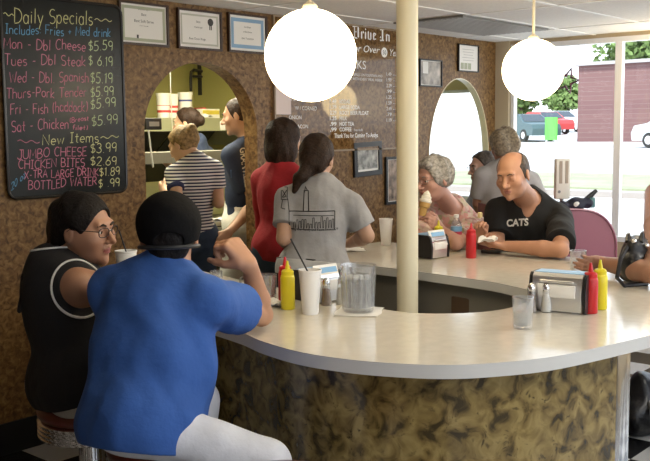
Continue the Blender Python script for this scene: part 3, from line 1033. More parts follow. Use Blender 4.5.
EDGE = mat('counter_edge', (0.66, 0.66, 0.65), 0.3)
top = strip(OS, IS, 0.878, 0.92).build('countertop', [TOPM, EDGE], smooth=25)
tag(top, 'long pale laminate countertop curving round in a U before the diners', 'counter')
sm = B()
a_, b2_ = np.array((3.173, -2.60)), np.array((3.14, -3.03))
for t in range(8):
    p = a_ + (b2_ - a_) * t / 7
n_ = nrm(b2_ - a_); pp = np.array((-n_[1], n_[0])) * 0.0015
sm.add([(*(a_ + pp), 0.9204), (*(b2_ + pp), 0.9204), (*(b2_ - pp), 0.9204), (*(a_ - pp), 0.9204)], [(0, 1, 2, 3)])
sm.build('seam', mat('seam_brown', (0.25, 0.2, 0.14), 0.5), top, smooth=0)
base = empty('counter_base', (0, 0, 0), 'burl wood panelled base under the curved pale countertop', 'counter')
GREYP = mat('grey_panel', (0.20, 0.185, 0.155), 0.5)
OI = offset_curve(OS, 0.075); II = offset_curve(IS, -0.07)
strip(OI[:KM], II[:KM], 0.10, 0.876, (1, 0, 1, 1)).build('front_panel', [PANEL, GREYP], base, smooth=25)
strip(offset_curve(OS, 0.11)[:KM - 1], offset_curve(IS, -0.10)[:KM - 1], 0.0, 0.10, (0, 0, 0, 0)).build('toe_kick', BLACK, base, smooth=25)
KR = 112
strip(offset_curve(OS, 0.34)[KR:], II[KR:], 0.0, 0.876, (1, 0, 1, 1)).build('back_panel', [PANEL, GREYP], base, smooth=25)
p_ = OI[KM - 1]; d_ = nrm(OI[KM - 1] - OI[KM - 2])
tr = B(); tr.rbox((0.014, 0, 0.44), (0.085, 0.05, 0.872), 0.02, 4, Matrix.Translation((p_[0] + d_[0] * 0.012, p_[1] + d_[1] * 0.012 + 0.018, 0)) @ Matrix.Rotation(math.atan2(d_[1], d_[0]), 4, 'Z'))
o = tr.build('corner_trim', CHROME, base); o['label'] = 'chrome corner strip'
dr = B(); dr.rbox((3.705, -1.98, 0.46), (0.02, 0.42, 0.70), 0.006, 2); dr.build('cupboard_door', mat('brown_door', (0.10, 0.06, 0.035), 0.4), base)

post = empty('support_post', (3.44, -1.70, 0), 'round cream painted post rising from inside the counter to the ceiling', 'post')
B().lathe([(0.049, 0.0), (0.049, 2.34)], 40).build('shaft', CREAM, post, smooth=80)
B().lathe([(0.09, 0.0), (0.09, 0.012), (0.06, 0.02), (0.0495, 0.03)], 32).build('base_flange', CREAM, post)

# ------------------------------------------------------------------ stools
def stool(x, y, label):
    o = empty('bar_stool', (x, y, 0), label, 'stool', 'counter stools')
    RED = mat('maroon_vinyl', (0.115, 0.022, 0.018), 0.28, coat=0.3)
    B().lathe([(0, 0.615), (0.165, 0.615), (0.180, 0.628), (0.183, 0.645), (0.172, 0.664), (0.13, 0.676), (0, 0.680)], 48).build('cushion', RED, o, smooth=50)
    pr = [(0.150, 0.545)]
    for i in range(4):
        z = 0.552 + i * 0.016
        pr += [(0.176, z), (0.182, z + 0.004), (0.182, z + 0.009), (0.176, z + 0.013)]
    pr += [(0.165, 0.618), (0, 0.618)]
    B().lathe([(0, 0.545)] + pr, 48).build('seat_ring', CHROME, o)
    B().lathe([(0.045, 0.02), (0.045, 0.53), (0.075, 0.545), (0, 0.546)], 28).build('pedestal', CHROME, o)
    B().lathe([(0.20, 0.0), (0.20, 0.012), (0.15, 0.022), (0.06, 0.045), (0.045, 0.06)], 40).build('floor_plate', CHROME, o)
    b = B()
    b.tube([(0.17 * math.cos(a * math.pi / 12), 0.17 * math.sin(a * math.pi / 12), 0.22) for a in range(24)], 0.010, 8, True)
    for a in (0, 2.09, 4.19): b.tube([(0.04 * math.cos(a), 0.04 * math.sin(a), 0.22), (0.165 * math.cos(a), 0.165 * math.sin(a), 0.22)], 0.008)
    b.build('foot_ring', CHROME, o)
    return o
stool(1.86, -1.47, 'maroon and chrome counter stool under the woman in the black sleeveless top')
stool(1.78, -1.98, 'maroon and chrome counter stool under the man in the blue shirt')
stool(1.735, -2.52, 'empty maroon and chrome counter stool at the bottom edge, nearest the camera')
for (x, y, l) in ((4.93, -0.88, 'counter stool under the older woman in the floral blouse'), (4.95, -1.46, 'counter stool under the man in the black polo shirt')):
    stool(x, y, l)

# ------------------------------------------------------------------ things on the wall
def frame_pic(name, x0, x1, z0, z1, fm_, label, cat, mat_w=0.012, fw=0.012, paper=PAPER, y=0.0, tilt=0.0, group=None):
    xc, zc = (x0 + x1) / 2, (z0 + z1) / 2; w_, h_ = x1 - x0, z1 - z0
    o = empty(name, (xc, y, zc), label, cat, group)
    o.rotation_euler = (0, tilt, 0)
    b = B()
    b.box((0, -0.010, h_ / 2 - fw / 2), (w_, 0.02, fw)); b.box((0, -0.010, -h_ / 2 + fw / 2), (w_, 0.02, fw))
    b.box((-w_ / 2 + fw / 2, -0.010, 0), (fw, 0.02, h_ - 2 * fw)); b.box((w_ / 2 - fw / 2, -0.010, 0), (fw, 0.02, h_ - 2 * fw))
    b.build('frame', fm_, o, smooth=0)
    B().box((0, -0.005, 0), (w_ - 2 * fw, 0.008, h_ - 2 * fw)).build('sheet', paper, o, smooth=0)
    return o, w_ - 2 * fw, h_ - 2 * fw
UX, UZ = (1, 0, 0), (0, 0, 1)
def tline(o, txt, x, z, size, m=INK, name='printing', align='CENTER', y=-0.0098, **kw):
    return lettering(name, txt, m, o, (x, y, z), UX, UZ, size, 0.0003, align=align, **kw)
def border(o, w_, h_, t, m, y=-0.0095, name='border'):
    b = B()
    for (c, d) in (((0, y, h_ / 2 - t / 2), (w_, 0.001, t)), ((0, y, -h_ / 2 + t / 2), (w_, 0.001, t)), ((-w_ / 2 + t / 2, y, 0), (t, 0.001, h_ - 2 * t)), ((w_ / 2 - t / 2, y, 0), (t, 0.001, h_ - 2 * t))):
        b.box(c, d)
    return b.build(name, m, o, smooth=0)
SAGE = mat('sage_border', (0.42, 0.45, 0.33), 0.6); BLUEB = mat('blue_border', (0.25, 0.42, 0.62), 0.6)
GREYB = mat('silver_border', (0.52, 0.53, 0.46), 0.6)
o, w_, h_ = frame_pic('framed_certificate', 3.128, 3.468, 2.082, 2.315, DARKW, 'framed award certificate with a sage green border, leftmost on the wall', 'certificate', group='award certificates')
border(o, w_ - 0.02, h_ - 0.02, 0.016, SAGE)
tline(o, 'Best', 0, 0.045, 0.020); tline(o, 'Best Soft Serve', 0, 0.008, 0.022); tline(o, 'awarded by the readers', 0, 0.075, 0.008); tline(o, 'of the county paper', 0, -0.012, 0.008)
B().box((-0.045, -0.0095, -0.07), (0.012, 0.001, 0.02)).build('emblem', INK, o, smooth=0)
o, w_, h_ = frame_pic('framed_certificate', 3.535, 3.876, 2.082, 2.312, DARKW, 'framed award certificate with a ribbon rosette, middle of three on the wall', 'certificate', group='award certificates')
border(o, w_ - 0.03, h_ - 0.03, 0.010, GREYB)
tline(o, 'Best', -0.01, 0.04, 0.018); tline(o, 'Hamburger', -0.01, 0.010, 0.014); tline(o, 'Best Onion Rings', -0.02, -0.058, 0.018)
ro = B(); ro.lathe([(0.014, 0), (0.022, 0), (0.022, 0.001), (0.014, 0.001)], 20, (0.085, 0, 0), AX @ Matrix.Translation((0, 0.05, 0.0095)))
ro.box((0.079, -0.0098, 0.020), (0.007, 0.001, 0.03)); ro.box((0.091, -0.0098, 0.020), (0.007, 0.001, 0.03)); ro.build('rosette', INK, o, smooth=0)
o, w_, h_ = frame_pic('framed_certificate', 3.930, 4.262, 2.085, 2.320, DARKW, 'framed award certificate with a light blue border, beside the large globe', 'certificate', group='award certificates')
border(o, w_ - 0.03, h_ - 0.03, 0.022, BLUEB)
tline(o, 'Certificate', 0, 0.035, 0.014); tline(o, 'of Excellence', 0, 0.006, 0.014); tline(o, 'Best Tenderloin', 0, -0.035, 0.016)

# chalk menu board
BOARD = mat('chalkboard', (0.010, 0.012, 0.011), 0.25, var=0.3, vscale=6, spec=0.28)
bd = empty('menu_board', (0, 0, 0), 'tall black chalkboard listing daily specials in coloured chalk', 'menu board')
def rrect(x0, x1, z0, z1, r, n=6):
    pts = []
    for cx, cz, a0 in ((x1 - r, z1 - r, 0), (x0 + r, z1 - r, 90), (x0 + r, z0 + r, 180), (x1 - r, z0 + r, 270)):
        for k in range(n + 1):
            a = R(a0 + 90 * k / n); pts.append((cx + r * math.cos(a), cz + r * math.sin(a)))
    return pts
bx0, bx1, bz0, bz1 = 2.425, 3.135, 1.283, 2.278
B().prism(rrect(bx0, bx1, bz0, bz1, 0.045), 0.003, 0.022, AX).build('panel', BOARD, bd, smooth=30)
rim = B(); rp = rrect(bx0, bx1, bz0, bz1, 0.045)
rim.tube([(x, -0.022, z) for x, z in rp], 0.008, 8, True); rim.build('rim', mat('board_rim', (0.02, 0.018, 0.016), 0.25), bd)
CH = {'y': mat('chalk_yellow', (0.74, 0.74, 0.36), 0.8), 'b': mat('chalk_blue', (0.14, 0.40, 0.66), 0.8), 'p': mat('chalk_pink', (0.66, 0.22, 0.33), 0.8), 'g': mat('chalk_green', (0.62, 0.74, 0.42), 0.8), 'w': mat('chalk_white', (0.6, 0.6, 0.55), 0.8)}
# single-stroke chalk hand: polylines and arcs ('a', cx, cy, rx, ry, from, to) in units of the capital height
GL = {
 'A': (.66, [[(0, 0), (.32, 1), (.64, 0)], [(.12, .36), (.52, .36)]]), 'B': (.6, [[(0, 0), (0, 1)], [(0, 1), ('a', .22, .76, .26, .24, 90, -90), (0, .52)], [(0, .52), ('a', .25, .26, .32, .26, 90, -90), (0, 0)]]),
 'C': (.62, [[('a', .34, .5, .34, .5, 50, 310)]]), 'D': (.66, [[(0, 0), (0, 1)], [(0, 1), ('a', .12, .5, .52, .5, 90, -90), (0, 0)]]), 'E': (.52, [[(.5, 1), (0, 1), (0, 0), (.5, 0)], [(0, .52), (.4, .52)]]),
 'F': (.52, [[(0, 0), (0, 1), (.52, 1)], [(0, .54), (.4, .54)]]), 'G': (.68, [[('a', .34, .5, .34, .5, 50, 300), (.62, .42), (.36, .42)]]), 'H': (.64, [[(0, 0), (0, 1)], [(.6, 0), (.6, 1)], [(0, .5), (.6, .5)]]),
 'I': (.36, [[(.16, 0), (.16, 1)], [(0, 1), (.32, 1)], [(0, 0), (.32, 0)]]), 'J': (.5, [[(.42, 1), (.42, .25), ('a', .2, .22, .22, .22, 0, -170)], [(.2, 1), (.6, 1)]]), 'K': (.6, [[(0, 0), (0, 1)], [(.55, 1), (0, .45), (.58, 0)]]),
 'L': (.5, [[(0, 1), (0, 0), (.48, 0)]]), 'M': (.78, [[(0, 0), (.06, 1), (.37, .3), (.68, 1), (.75, 0)]]), 'N': (.66, [[(0, 0), (0, 1), (.6, 0), (.6, 1)]]), 'O': (.72, [[('a', .35, .5, .35, .5, 90, 450)]]),
 'P': (.56, [[(0, 0), (0, 1)], [(0, 1), ('a', .24, .73, .28, .27, 90, -90), (0, .46)]]), 'R': (.6, [[(0, 0), (0, 1)], [(0, 1), ('a', .24, .75, .28, .25, 90, -90), (0, .5)], [(.2, .5), (.58, 0)]]),
 'S': (.56, [[('a', .27, .74, .26, .25, 40, 270), ('a', .27, .25, .27, .25, 90, -140)]]), 'T': (.6, [[(0, 1), (.6, 1)], [(.3, 1), (.3, 0)]]), 'U': (.64, [[(0, 1), (0, .3), ('a', .3, .3, .3, .3, 180, 360), (.6, 1)]]),
 'W': (.86, [[(0, 1), (.2, 0), (.42, .75), (.64, 0), (.84, 1)]]), 'X': (.6, [[(0, 0), (.58, 1)], [(0, 1), (.58, 0)]]),
 'a': (.5, [[('a', .22, .3, .22, .3, 40, 400)], [(.44, .58), (.44, 0)]]), 'b': (.5, [[(0, 1), (0, 0)], [('a', .22, .28, .22, .28, 180, -180)]]), 'c': (.44, [[('a', .24, .29, .24, .29, 50, 310)]]),
 'd': (.5, [[('a', .22, .28, .22, .28, 0, 360)], [(.44, 1), (.44, 0)]]), 'e': (.48, [[(.02, .3), (.44, .3), ('a', .23, .29, .22, .29, 0, 310)]]), 'f': (.36, [[('a', .3, .8, .16, .2, 60, 180), (.14, 0)], [(0, .56), (.34, .56)]]),
 'h': (.5, [[(0, 1), (0, 0)], [(0, .36), ('a', .22, .36, .22, .22, 180, 0), (.44, 0)]]), 'i': (.2, [[(.08, .58), (.08, 0)], [(.08, .76), (.08, .82)]]), 'k': (.46, [[(0, 1), (0, 0)], [(.38, .6), (0, .26), (.42, 0)]]),
 'l': (.2, [[(.08, 1), (.08, 0)]]), 'm': (.76, [[(0, .58), (0, 0)], [(0, .36), ('a', .17, .4, .17, .18, 180, 0), (.34, 0)], [(.34, .36), ('a', .51, .4, .17, .18, 180, 0), (.68, 0)]]),
 'n': (.5, [[(0, .58), (0, 0)], [(0, .36), ('a', .22, .36, .22, .22, 180, 0), (.44, 0)]]), 'o': (.5, [[('a', .23, .29, .23, .29, 90, 450)]]), 'p': (.5, [[(0, .58), (0, -.34)], [('a', .22, .29, .22, .29, 180, -180)]]),
 'r': (.36, [[(0, .58), (0, 0)], [(0, .34), ('a', .2, .36, .2, .22, 180, 60)]]), 's': (.4, [[('a', .19, .44, .18, .14, 40, 270), ('a', .19, .15, .19, .15, 90, -140)]]), 't': (.36, [[(.16, .9), (.16, .1), (.3, 0)], [(0, .58), (.34, .58)]]),
 'u': (.5, [[(0, .58), (0, .2), ('a', .2, .2, .2, .2, 180, 360), (.4, .58), (.42, 0)]]), 'w': (.64, [[(0, .58), (.15, 0), (.31, .5), (.47, 0), (.62, .58)]]), 'y': (.48, [[(0, .58), (.22, .04)], [(.46, .58), (.12, -.34)]]), 'z': (.44, [[(0, .58), (.4, .58), (0, 0), (.42, 0)]]),
 '$': (.5, [[('a', .23, .72, .22, .2, 40, 270), ('a', .23, .3, .23, .22, 90, -140)], [(.23, 1.08), (.23, -.06)]]), '.': (.18, [[(.06, .0), (.08, .05)]]), '-': (.4, [[(.04, .4), (.32, .4)]]), '(': (.28, [[('a', .3, .45, .24, .6, 120, 240)]]), ')': (.28, [[('a', 0, .45, .24, .6, 60, -60)]]),
 '+': (.5, [[(.04, .4), (.44, .4)], [(.24, .62), (.24, .18)]]), ':': (.2, [[(.08, .08), (.08, .14)], [(.08, .46), (.08, .52)]]), ' ': (.34, []),
 '0': (.56, [[('a', .26, .5, .26, .5, 90, 450)]]), '1': (.3, [[(.02, .8), (.16, 1), (.16, 0)]]), '2': (.52, [[('a', .24, .74, .24, .26, 160, -30), (0, 0), (.5, 0)]]), '3': (.52, [[('a', .22, .76, .22, .24, 150, -90), ('a', .22, .26, .26, .26, 90, -150)]]),
 '5': (.54, [[(.46, 1), (.08, 1), (.04, .56), ('a', .2, .3, .28, .3, 120, -140)]]), '6': (.52, [[(.4, 1), ('a', .25, .28, .25, .28, 150, 510)]]), '8': (.52, [[('a', .25, .76, .2, .24, 270, 630), ('a', .25, .26, .25, .26, 90, -270)]]), '9': (.52, [[('a', .23, .7, .23, .28, 0, 360), (.44, .1), (.4, 0)]]),
}
def stroke_paths(txt):
    x = 0; out = []
    for ch in txt:
        w_, st_ = GL[ch]
        for path in st_:
            pts = []
            for q in path:
                if q[0] == 'a':
                    _, cx, cy, rx, ry, a0, a1 = q
                    n = max(4, int(abs(a1 - a0) / 24))
                    pts += [(x + cx + rx * math.cos(R(a0 + (a1 - a0) * k / n)), cy + ry * math.sin(R(a0 + (a1 - a0) * k / n))) for k in range(n + 1)]
                else:
                    pts.append((x + q[0], q[1]))
            out.append(pts)
        x += w_ + 0.14
    return out, x - 0.14
def chalk(txt, a, b_, col, cap_h, thick=0.0040):
    """one hand-lettered run between two baseline points on the board"""
    ux = Vector(b_) - Vector(a); wd = ux.length; ux.normalize(); ux.y = 0
    paths, tot = stroke_paths(txt)
    k = wd / tot; rng = random.Random(txt); ph = rng.random() * 6
    q = B()
    for pts in paths:
        j = (rng.random() - .5) * 0.08
        P2 = [((p[0] + 0.08 * p[1]) * k, (p[1] + j) * cap_h + 0.003 * math.sin(p[0] * 1.1 + ph)) for p in pts]
        vs, fs = ribbon(P2, thick, 1)
        q.add([Vector((a[0], -0.0232, a[2])) + ux * v[0] + Vector((0, 0, 1)) * v[1] for v in vs], fs)
    return q.build('chalk_lettering', CH[col], bd, smooth=0)
def squiggle(a, b_, col, amp=0.008, waves=3):
    pts = [(a[0] + (b_[0] - a[0]) * t / 30, -0.0236, a[2] + (b_[2] - a[2]) * t / 30 + amp * math.sin(waves * 2 * math.pi * t / 30)) for t in range(31)]
    B().tube(pts, 0.002, 5).build('chalk_squiggle', CH[col], bd)
chalk('Daily Specials', (2.497, 0.000, 2.143), (2.950, 0.000, 2.168), 'y', 0.072)
squiggle((2.440, 0.000, 2.181), (2.493, 0.000, 2.176), 'y', 0.006, 1.5); squiggle((2.964, 0.000, 2.195), (3.072, 0.000, 2.199), 'y', 0.006, 2)
chalk('Includes: Fries + Med drink', (2.446, 0.000, 2.086), (3.062, 0.000, 2.114), 'b', 0.046)
chalk('Mon - Dbl Cheese', (2.432, 0.000, 2.013), (2.901, 0.000, 2.031), 'p', 0.052); chalk('$5.59', (2.919, 0.000, 2.032), (3.072, 0.000, 2.040), 'g', 0.050)
chalk('Tues - Dbl Steak', (2.433, 0.000, 1.937), (2.897, 0.000, 1.953), 'p', 0.052); chalk('$ 6.19', (2.916, 0.000, 1.954), (3.068, 0.000, 1.961), 'g', 0.050)
chalk('Wed - Dbl. Spanish', (2.455, 0.000, 1.851), (2.912, 0.000, 1.870), 'p', 0.052); chalk('$5.19', (2.924, 0.000, 1.865), (3.064, 0.000, 1.870), 'g', 0.054)
chalk('Thurs-Pork Tender', (2.435, 0.000, 1.777), (2.896, 0.000, 1.792), 'p', 0.050); chalk('$5.99', (2.921, 0.000, 1.792), (3.068, 0.000, 1.801), 'g', 0.050)
chalk('Fri - Fish (haddock)', (2.453, 0.000, 1.695), (2.899, 0.000, 1.719), 'p', 0.052); chalk('$5.99', (2.918, 0.000, 1.729), (3.079, 0.000, 1.742), 'g', 0.050)
chalk('Sat - Chicken', (2.454, 0.000, 1.612), (2.779, 0.000, 1.630), 'p', 0.054); chalk('(Breast', (2.787, 0.000, 1.661), (2.903, 0.000, 1.666), 'p', 0.024); chalk('filet)', (2.803, 0.000, 1.620), (2.895, 0.000, 1.624), 'p', 0.024)
chalk('$5.99', (2.921, 0.000, 1.640), (3.088, 0.000, 1.650), 'g', 0.052)
squiggle((2.484, 0.000, 1.567), (2.606, 0.000, 1.560), 'p', 0.006, 2); chalk('New Items', (2.623, 0.000, 1.545), (2.961, 0.000, 1.555), 'y', 0.052); squiggle((2.975, 0.000, 1.576), (3.092, 0.000, 1.585), 'y', 0.006, 2)
chalk('JUMBO CHEESE', (2.480, 0.000, 1.478), (2.883, 0.000, 1.488), 'p', 0.046); chalk('$3.99', (2.908, 0.000, 1.498), (3.075, 0.000, 1.504), 'y', 0.050)
chalk('CHICKEN BITES', (2.483, 0.000, 1.429), (2.868, 0.000, 1.430), 'p', 0.044); chalk('$2.69', (2.905, 0.000, 1.429), (3.072, 0.000, 1.434), 'y', 0.046)
chalk('X-TRA LARGE DRINK', (2.513, 0.000, 1.378), (2.953, 0.000, 1.379), 'p', 0.040); chalk('$1.89', (2.959, 0.000, 1.373), (3.090, 0.000, 1.379), 'y', 0.044)
chalk('BOTTLED WATER', (2.533, 0.000, 1.321), (2.939, 0.000, 1.331), 'p', 0.044); chalk('$ .99', (2.950, 0.000, 1.309), (3.087, 0.000, 1.313), 'y', 0.044)
chalk('20 oz', (2.439, 0.000, 1.322), (2.519, 0.000, 1.392), 'b', 0.035)

# glossy menu sign with white lettering
sg = empty('menu_sign', (4.99, -0.014, 1.90), 'wide glossy burl menu sign with white lettering listing drinks, behind the large globe', 'menu sign')
SIGN = burl('burl_sign', (0.070, 0.034, 0.011), (0.17, 0.090, 0.032), (0.29, 0.178, 0.072), 0.035, 5.0, 0.0, 0.8, 13, 1.0)
SIGN.node_tree.nodes['Principled BSDF'].inputs['Specular IOR Level'].default_value = 0.33
SIGN.node_tree.nodes['Principled BSDF'].inputs['Coat Roughness'].default_value = 0.01
SX0, SX1, SZ0, SZ1 = -0.665, 0.665, -0.43, 0.43
B().box((0, 0.005, 0), (1.33, 0.010, 0.86)).build('panel', SIGN, sg, smooth=0)
fr = B()
for (c, d) in (((-0.668, 0.004, 0), (0.012, 0.02, 0.875)), ((0.668, 0.004, 0), (0.012, 0.02, 0.875)), ((0, 0.004, 0.434), (1.33, 0.02, 0.012)), ((0, 0.004, -0.434), (1.33, 0.02, 0.012))):
    fr.box(c, d)
fr.build('frame', mat('sign_frame', (0.30, 0.22, 0.14), 0.4), sg, smooth=0)
WL = mat('white_lettering', (0.92, 0.91, 0.88), 0.5)
def sl_(txt, x, z, size, align='LEFT', width=None, off=0.0, shear=0.0):
    return lettering('lettering', txt, WL, sg, (x - 4.99, -0.0012, z - 1.90), UX, UZ, size, 0.0003, align=align, width=width, offset=off, shear=shear)
def blackletter(txt):
    out = []
    def poly(*p): out.append(([(x + q[0], q[1]) for q in p], [tuple(range(len(p)))]))
    def stem(a, y0, y1, w=.15): poly((a, y0 + .08), (a + w / 2, y0), (a + w, y0 + .08), (a + w, y1 - .08), (a + w / 2, y1), (a, y1 - .08))
    def dia(a, y, w=.17): poly((a - w / 2, y), (a, y - w * .7), (a + w / 2, y), (a, y + w * .7))
    def hair(a, y0, b_, y1, w=.05): poly((a, y0 - w), (b_, y1 - w), (b_, y1 + w), (a, y0 + w))
    x = 0
    for ch in txt:
        if ch == 'D': stem(.10, .02, .92, .10); hair(-.06, .90, .55, .98); hair(-.02, .06, .45, .02); stem(.48, .06, .94, .17); dia(.30, .52, .13); hair(.26, .2, .30, .85, .02); x += .86
        elif ch == 'r': stem(.0, 0, .62); dia(.27, .55); x += .44
        elif ch == 'i': stem(.0, 0, .62); dia(.08, .80, .14); x += .32
        elif ch == 'v': stem(.0, .02, .70); stem(.28, .02, .62); hair(.05, .07, .36, .03); x += .60
        elif ch == 'e': stem(.0, 0, .60); hair(.08, .57, .36, .50, .06); hair(.10, .33, .36, .48, .035); hair(.08, .06, .36, .12, .05); x += .52
        elif ch == 'I': stem(.18, .02, .94, .17); hair(-.04, .92, .46, .98, .06); hair(-.04, .04, .42, .08, .06); dia(.02, .30, .14); x += .66
        elif ch == 'n': stem(.0, 0, .62); stem(.30, 0, .60); hair(.08, .58, .36, .52); x += .62
        else: x += .34
    return merge2(*out)
vs, fs = blackletter('Drive In')
q0, q1 = (5.118, 0.000, 2.226), (5.540, 0.000, 2.235)
kx = (q1[0] - q0[0]) / max(v[0] for v in vs)
b = B(); b.add([(q0[0] - 4.99 + v[0] * kx, -0.0015, 2.245 - 1.90 + v[1] * 0.088) for v in vs], fs); b.build('lettering', WL, sg, smooth=0)
sl_('for Over', 5.10, 2.155, 0.07, width=0.32, off=0.0, shear=0.3); sl_('Years', 5.53, 2.145, 0.07, shear=0.3)
dd_ = B(); dd_.lathe([(0, 0), (0.036, 0), (0.036, 0.0005), (0, 0.0005)], 28, (0, 0, 0), Matrix.Translation((5.475 - 4.99, -0.0015, 2.165 - 1.90)) @ AX)
dd_.build('disc', WL, sg, smooth=0)
lettering('lettering', '50', INK, sg, (5.475 - 4.99, -0.0025, 2.150 - 1.90), UX, UZ, 0.045, 0.0003, align='CENTER')
sl_('DRINKS', 4.93, 2.035, 0.085, width=0.33)
sl_('FREE REFILLS ON FOUNTAIN AND', 5.05, 1.985, 0.026, width=0.40); sl_('TEA WITH EVERY MEAL INSIDE', 5.05, 1.955, 0.026, width=0.40)
for i, (t, pr_) in enumerate((('SODAS', '1.49'), ('LARGE SODA', '1.79'), ('ROOT BEER FLOAT', '2.29'), ('MILK', '1.25'), ('HOT TEA', '.99'), ('COFFEE', '.99'))):
    z = 1.79 - i * 0.0385
    sl_(t, 4.96, z, 0.038, off=0.001); sl_(pr_, 4.86, z, 0.038, width=0.07, off=0.001)
sl_('Free Refill', 5.12, 1.5975, 0.024)
sl_('Thank You for Coming To Andys', 4.905, 1.553, 0.044, width=0.49, off=0.0008)
for i, t in enumerate(('CHEESE', 'W / CORNED', 'ONION', 'BACON')):
    sl_(t, 4.45 + (i % 2) * 0.06, 1.80 - i * 0.06, 0.036)
for i in range(9):
    sl_(('1.49', '1.99', '2.29', '.99', '1.25', '1.59', '2.49', '.79', '1.19')[i], 5.50, 2.00 - i * 0.042, 0.036, width=0.06); sl_('- ' * 3, 5.58, 2.00 - i * 0.042, 0.03)
pp_ = B(); pp_.box((4.40 - 4.99, -0.003, 1.80 - 1.90), (0.14, 0.003, 0.18)); o = pp_.build('reflection_patch', mat('pale_reflection', (0.72, 0.62, 0.60), 0.6), sg, smooth=0)  # pale pinkish slab: a window reflection painted onto the sign

# framed photographs and paper further along
PH1 = mat('photo_print', (0.30, 0.30, 0.28), 0.35, var=0.9, vscale=22); PH2 = mat('photo_print_brown', (0.28, 0.21, 0.16), 0.35, var=0.9, vscale=18); PH3 = mat('photo_print_colour', (0.38, 0.34, 0.30), 0.35, var=0.7, vscale=14)
o, w_, h_ = frame_pic('framed_photograph', 5.120, 5.440, 1.275, 1.520, BLACK, 'small framed grey street photograph in a wide dark frame, just below the menu sign', 'picture', fw=0.035, paper=PAPER, tilt=R(-2), group=None)
B().box((0, -0.0102, 0), (w_ - 0.03, 0.002, h_ - 0.03)).build('print', PH1, o, smooth=0)
o, w_, h_ = frame_pic('framed_photograph', 5.490, 5.79, 1.05, 1.405, BLACK, 'dark framed picture of people, low on the wall and half behind the cream post', 'picture', fw=0.02, paper=PAPER)
B().box((0.01, -0.0102, 0), (w_ - 0.02, 0.002, h_ - 0.01)).build('print', PH2, o, smooth=0)
o, w_, h_ = frame_pic('framed_photograph', 5.922, 6.225, 1.935, 2.145, BLACK, 'thin black framed photograph collage on the wall right of the cream post', 'picture', fw=0.010, paper=PAPER)
B().box((0, -0.0102, 0), (w_ - 0.01, 0.002, h_ - 0.01)).build('print', PH3, o, smooth=0)
c_ = B(); c_.box((-0.07, -0.0115, 0.04), (0.07, 0.001, 0.09)); c_.build('white_print', PAPER, o, smooth=0)
o, w_, h_ = frame_pic('framed_notice', 6.462, 6.768, 2.072, 2.292, BLACK, 'white paper notice with green stamps framed above the second arch', 'notice', fw=0.008, paper=PAPER)
for k in range(5): B().box((0.0, -0.0095, 0.07 - k * 0.022), (0.18 - 0.02 * (k % 3), 0.001, 0.004)).build('printing', mat('grey_ink', (0.5, 0.5, 0.5), 0.6), o, smooth=0)
for k in range(3): B().box((-0.09 + k * 0.055, -0.0095, -0.065), (0.045, 0.001, 0.05)).build('stamp', SAGE, o, smooth=0)

# ------------------------------------------------------------------ things on the counter
ZC = 0.9205
MUST = mat('mustard_plastic', (0.72, 0.62, 0.02), 0.3); KETC = mat('ketchup_plastic', (0.55, 0.015, 0.02), 0.3)
def squeeze(x, y, m, label, z=ZC, grp='squeeze bottles', h=0.90):
    o = empty('squeeze_bottle', (x, y, z), label, 'bottle', grp)
    B().lathe([(0, 0), (0.025, 0), (0.0275, 0.004), (0.0275, 0.135 * h), (0.025, 0.146 * h), (0.021, 0.150 * h), (0, 0.150 * h)], 32).build('body', m, o)
    B().lathe([(0.0240, 0.146 * h), (0.0240, 0.163 * h), (0.019, 0.169 * h), (0.010, 0.172 * h), (0.0075, 0.185 * h), (0.004, 0.208 * h), (0, 0.209 * h)], 28).build('nozzle_cap', m, o)
    return o
squeeze(2.565, -1.769, MUST, 'yellow mustard squeeze bottle standing left of the tall foam cup')
squeeze(2.640, -1.685, KETC, 'red ketchup squeeze bottle hidden behind the mustard bottle near the foam cup')
squeeze(*(3.198, -2.708, 0.920)[:2], KETC, 'red ketchup squeeze bottle at the right side of the nearer chrome napkin dispenser')
squeeze(*(3.292, -2.702, 0.920)[:2], MUST, 'yellow mustard squeeze bottle behind the red one beside the nearer napkin dispenser')
squeeze(4.209, -1.558, KETC, 'red ketchup squeeze bottle in front of the man in the black polo shirt')
squeeze(4.32, -1.275, MUST, 'yellow capped squeeze bottle behind the black sided napkin dispenser', h=0.85)

FOAM = mat('foam_cup', (0.84, 0.84, 0.83), 0.6)
def foam_cup(x, y, label, s=1.0, straw=None, drink=True):
    o = empty('foam_cup', (x, y, ZC), label, 'cup', 'foam cups')
    B().lathe([(0, 0), (0.031 * s, 0), (0.033 * s, 0.006), (0.0455 * s, 0.172 * s), (0.0475 * s, 0.174 * s), (0.0475 * s, 0.180 * s), (0.0435 * s, 0.180 * s), (0.040 * s, 0.150 * s), (0, 0.150 * s)], 36).build('cup', FOAM, o)
    if drink:
        B().lathe([(0, 0.1505 * s), (0.0400 * s, 0.1505 * s), (0.0418 * s, 0.166 * s), (0, 0.166 * s)], 28).build('drink', mat('cola', (0.03, 0.012, 0.008), 0.1), o)
    if straw:
        B().tube([(0.02, -0.01, 0.10), straw], 0.0032, 8).build('straw', BLACK, o)
    return o
foam_cup(2.547, -1.902, 'tall white foam cup of cola with a black straw, beside the water pitcher', 0.93, (-0.055, 0.045, 0.285))
foam_cup(4.393, -0.85, 'white foam cup on the far counter, just left of the cream post', 0.88)
foam_cup(*(2.419, -0.956, 1.085)[:2], 'white foam cup with a straw seen between the seated woman and the man in blue', 1.0, (-0.025, 0.01, 0.27))

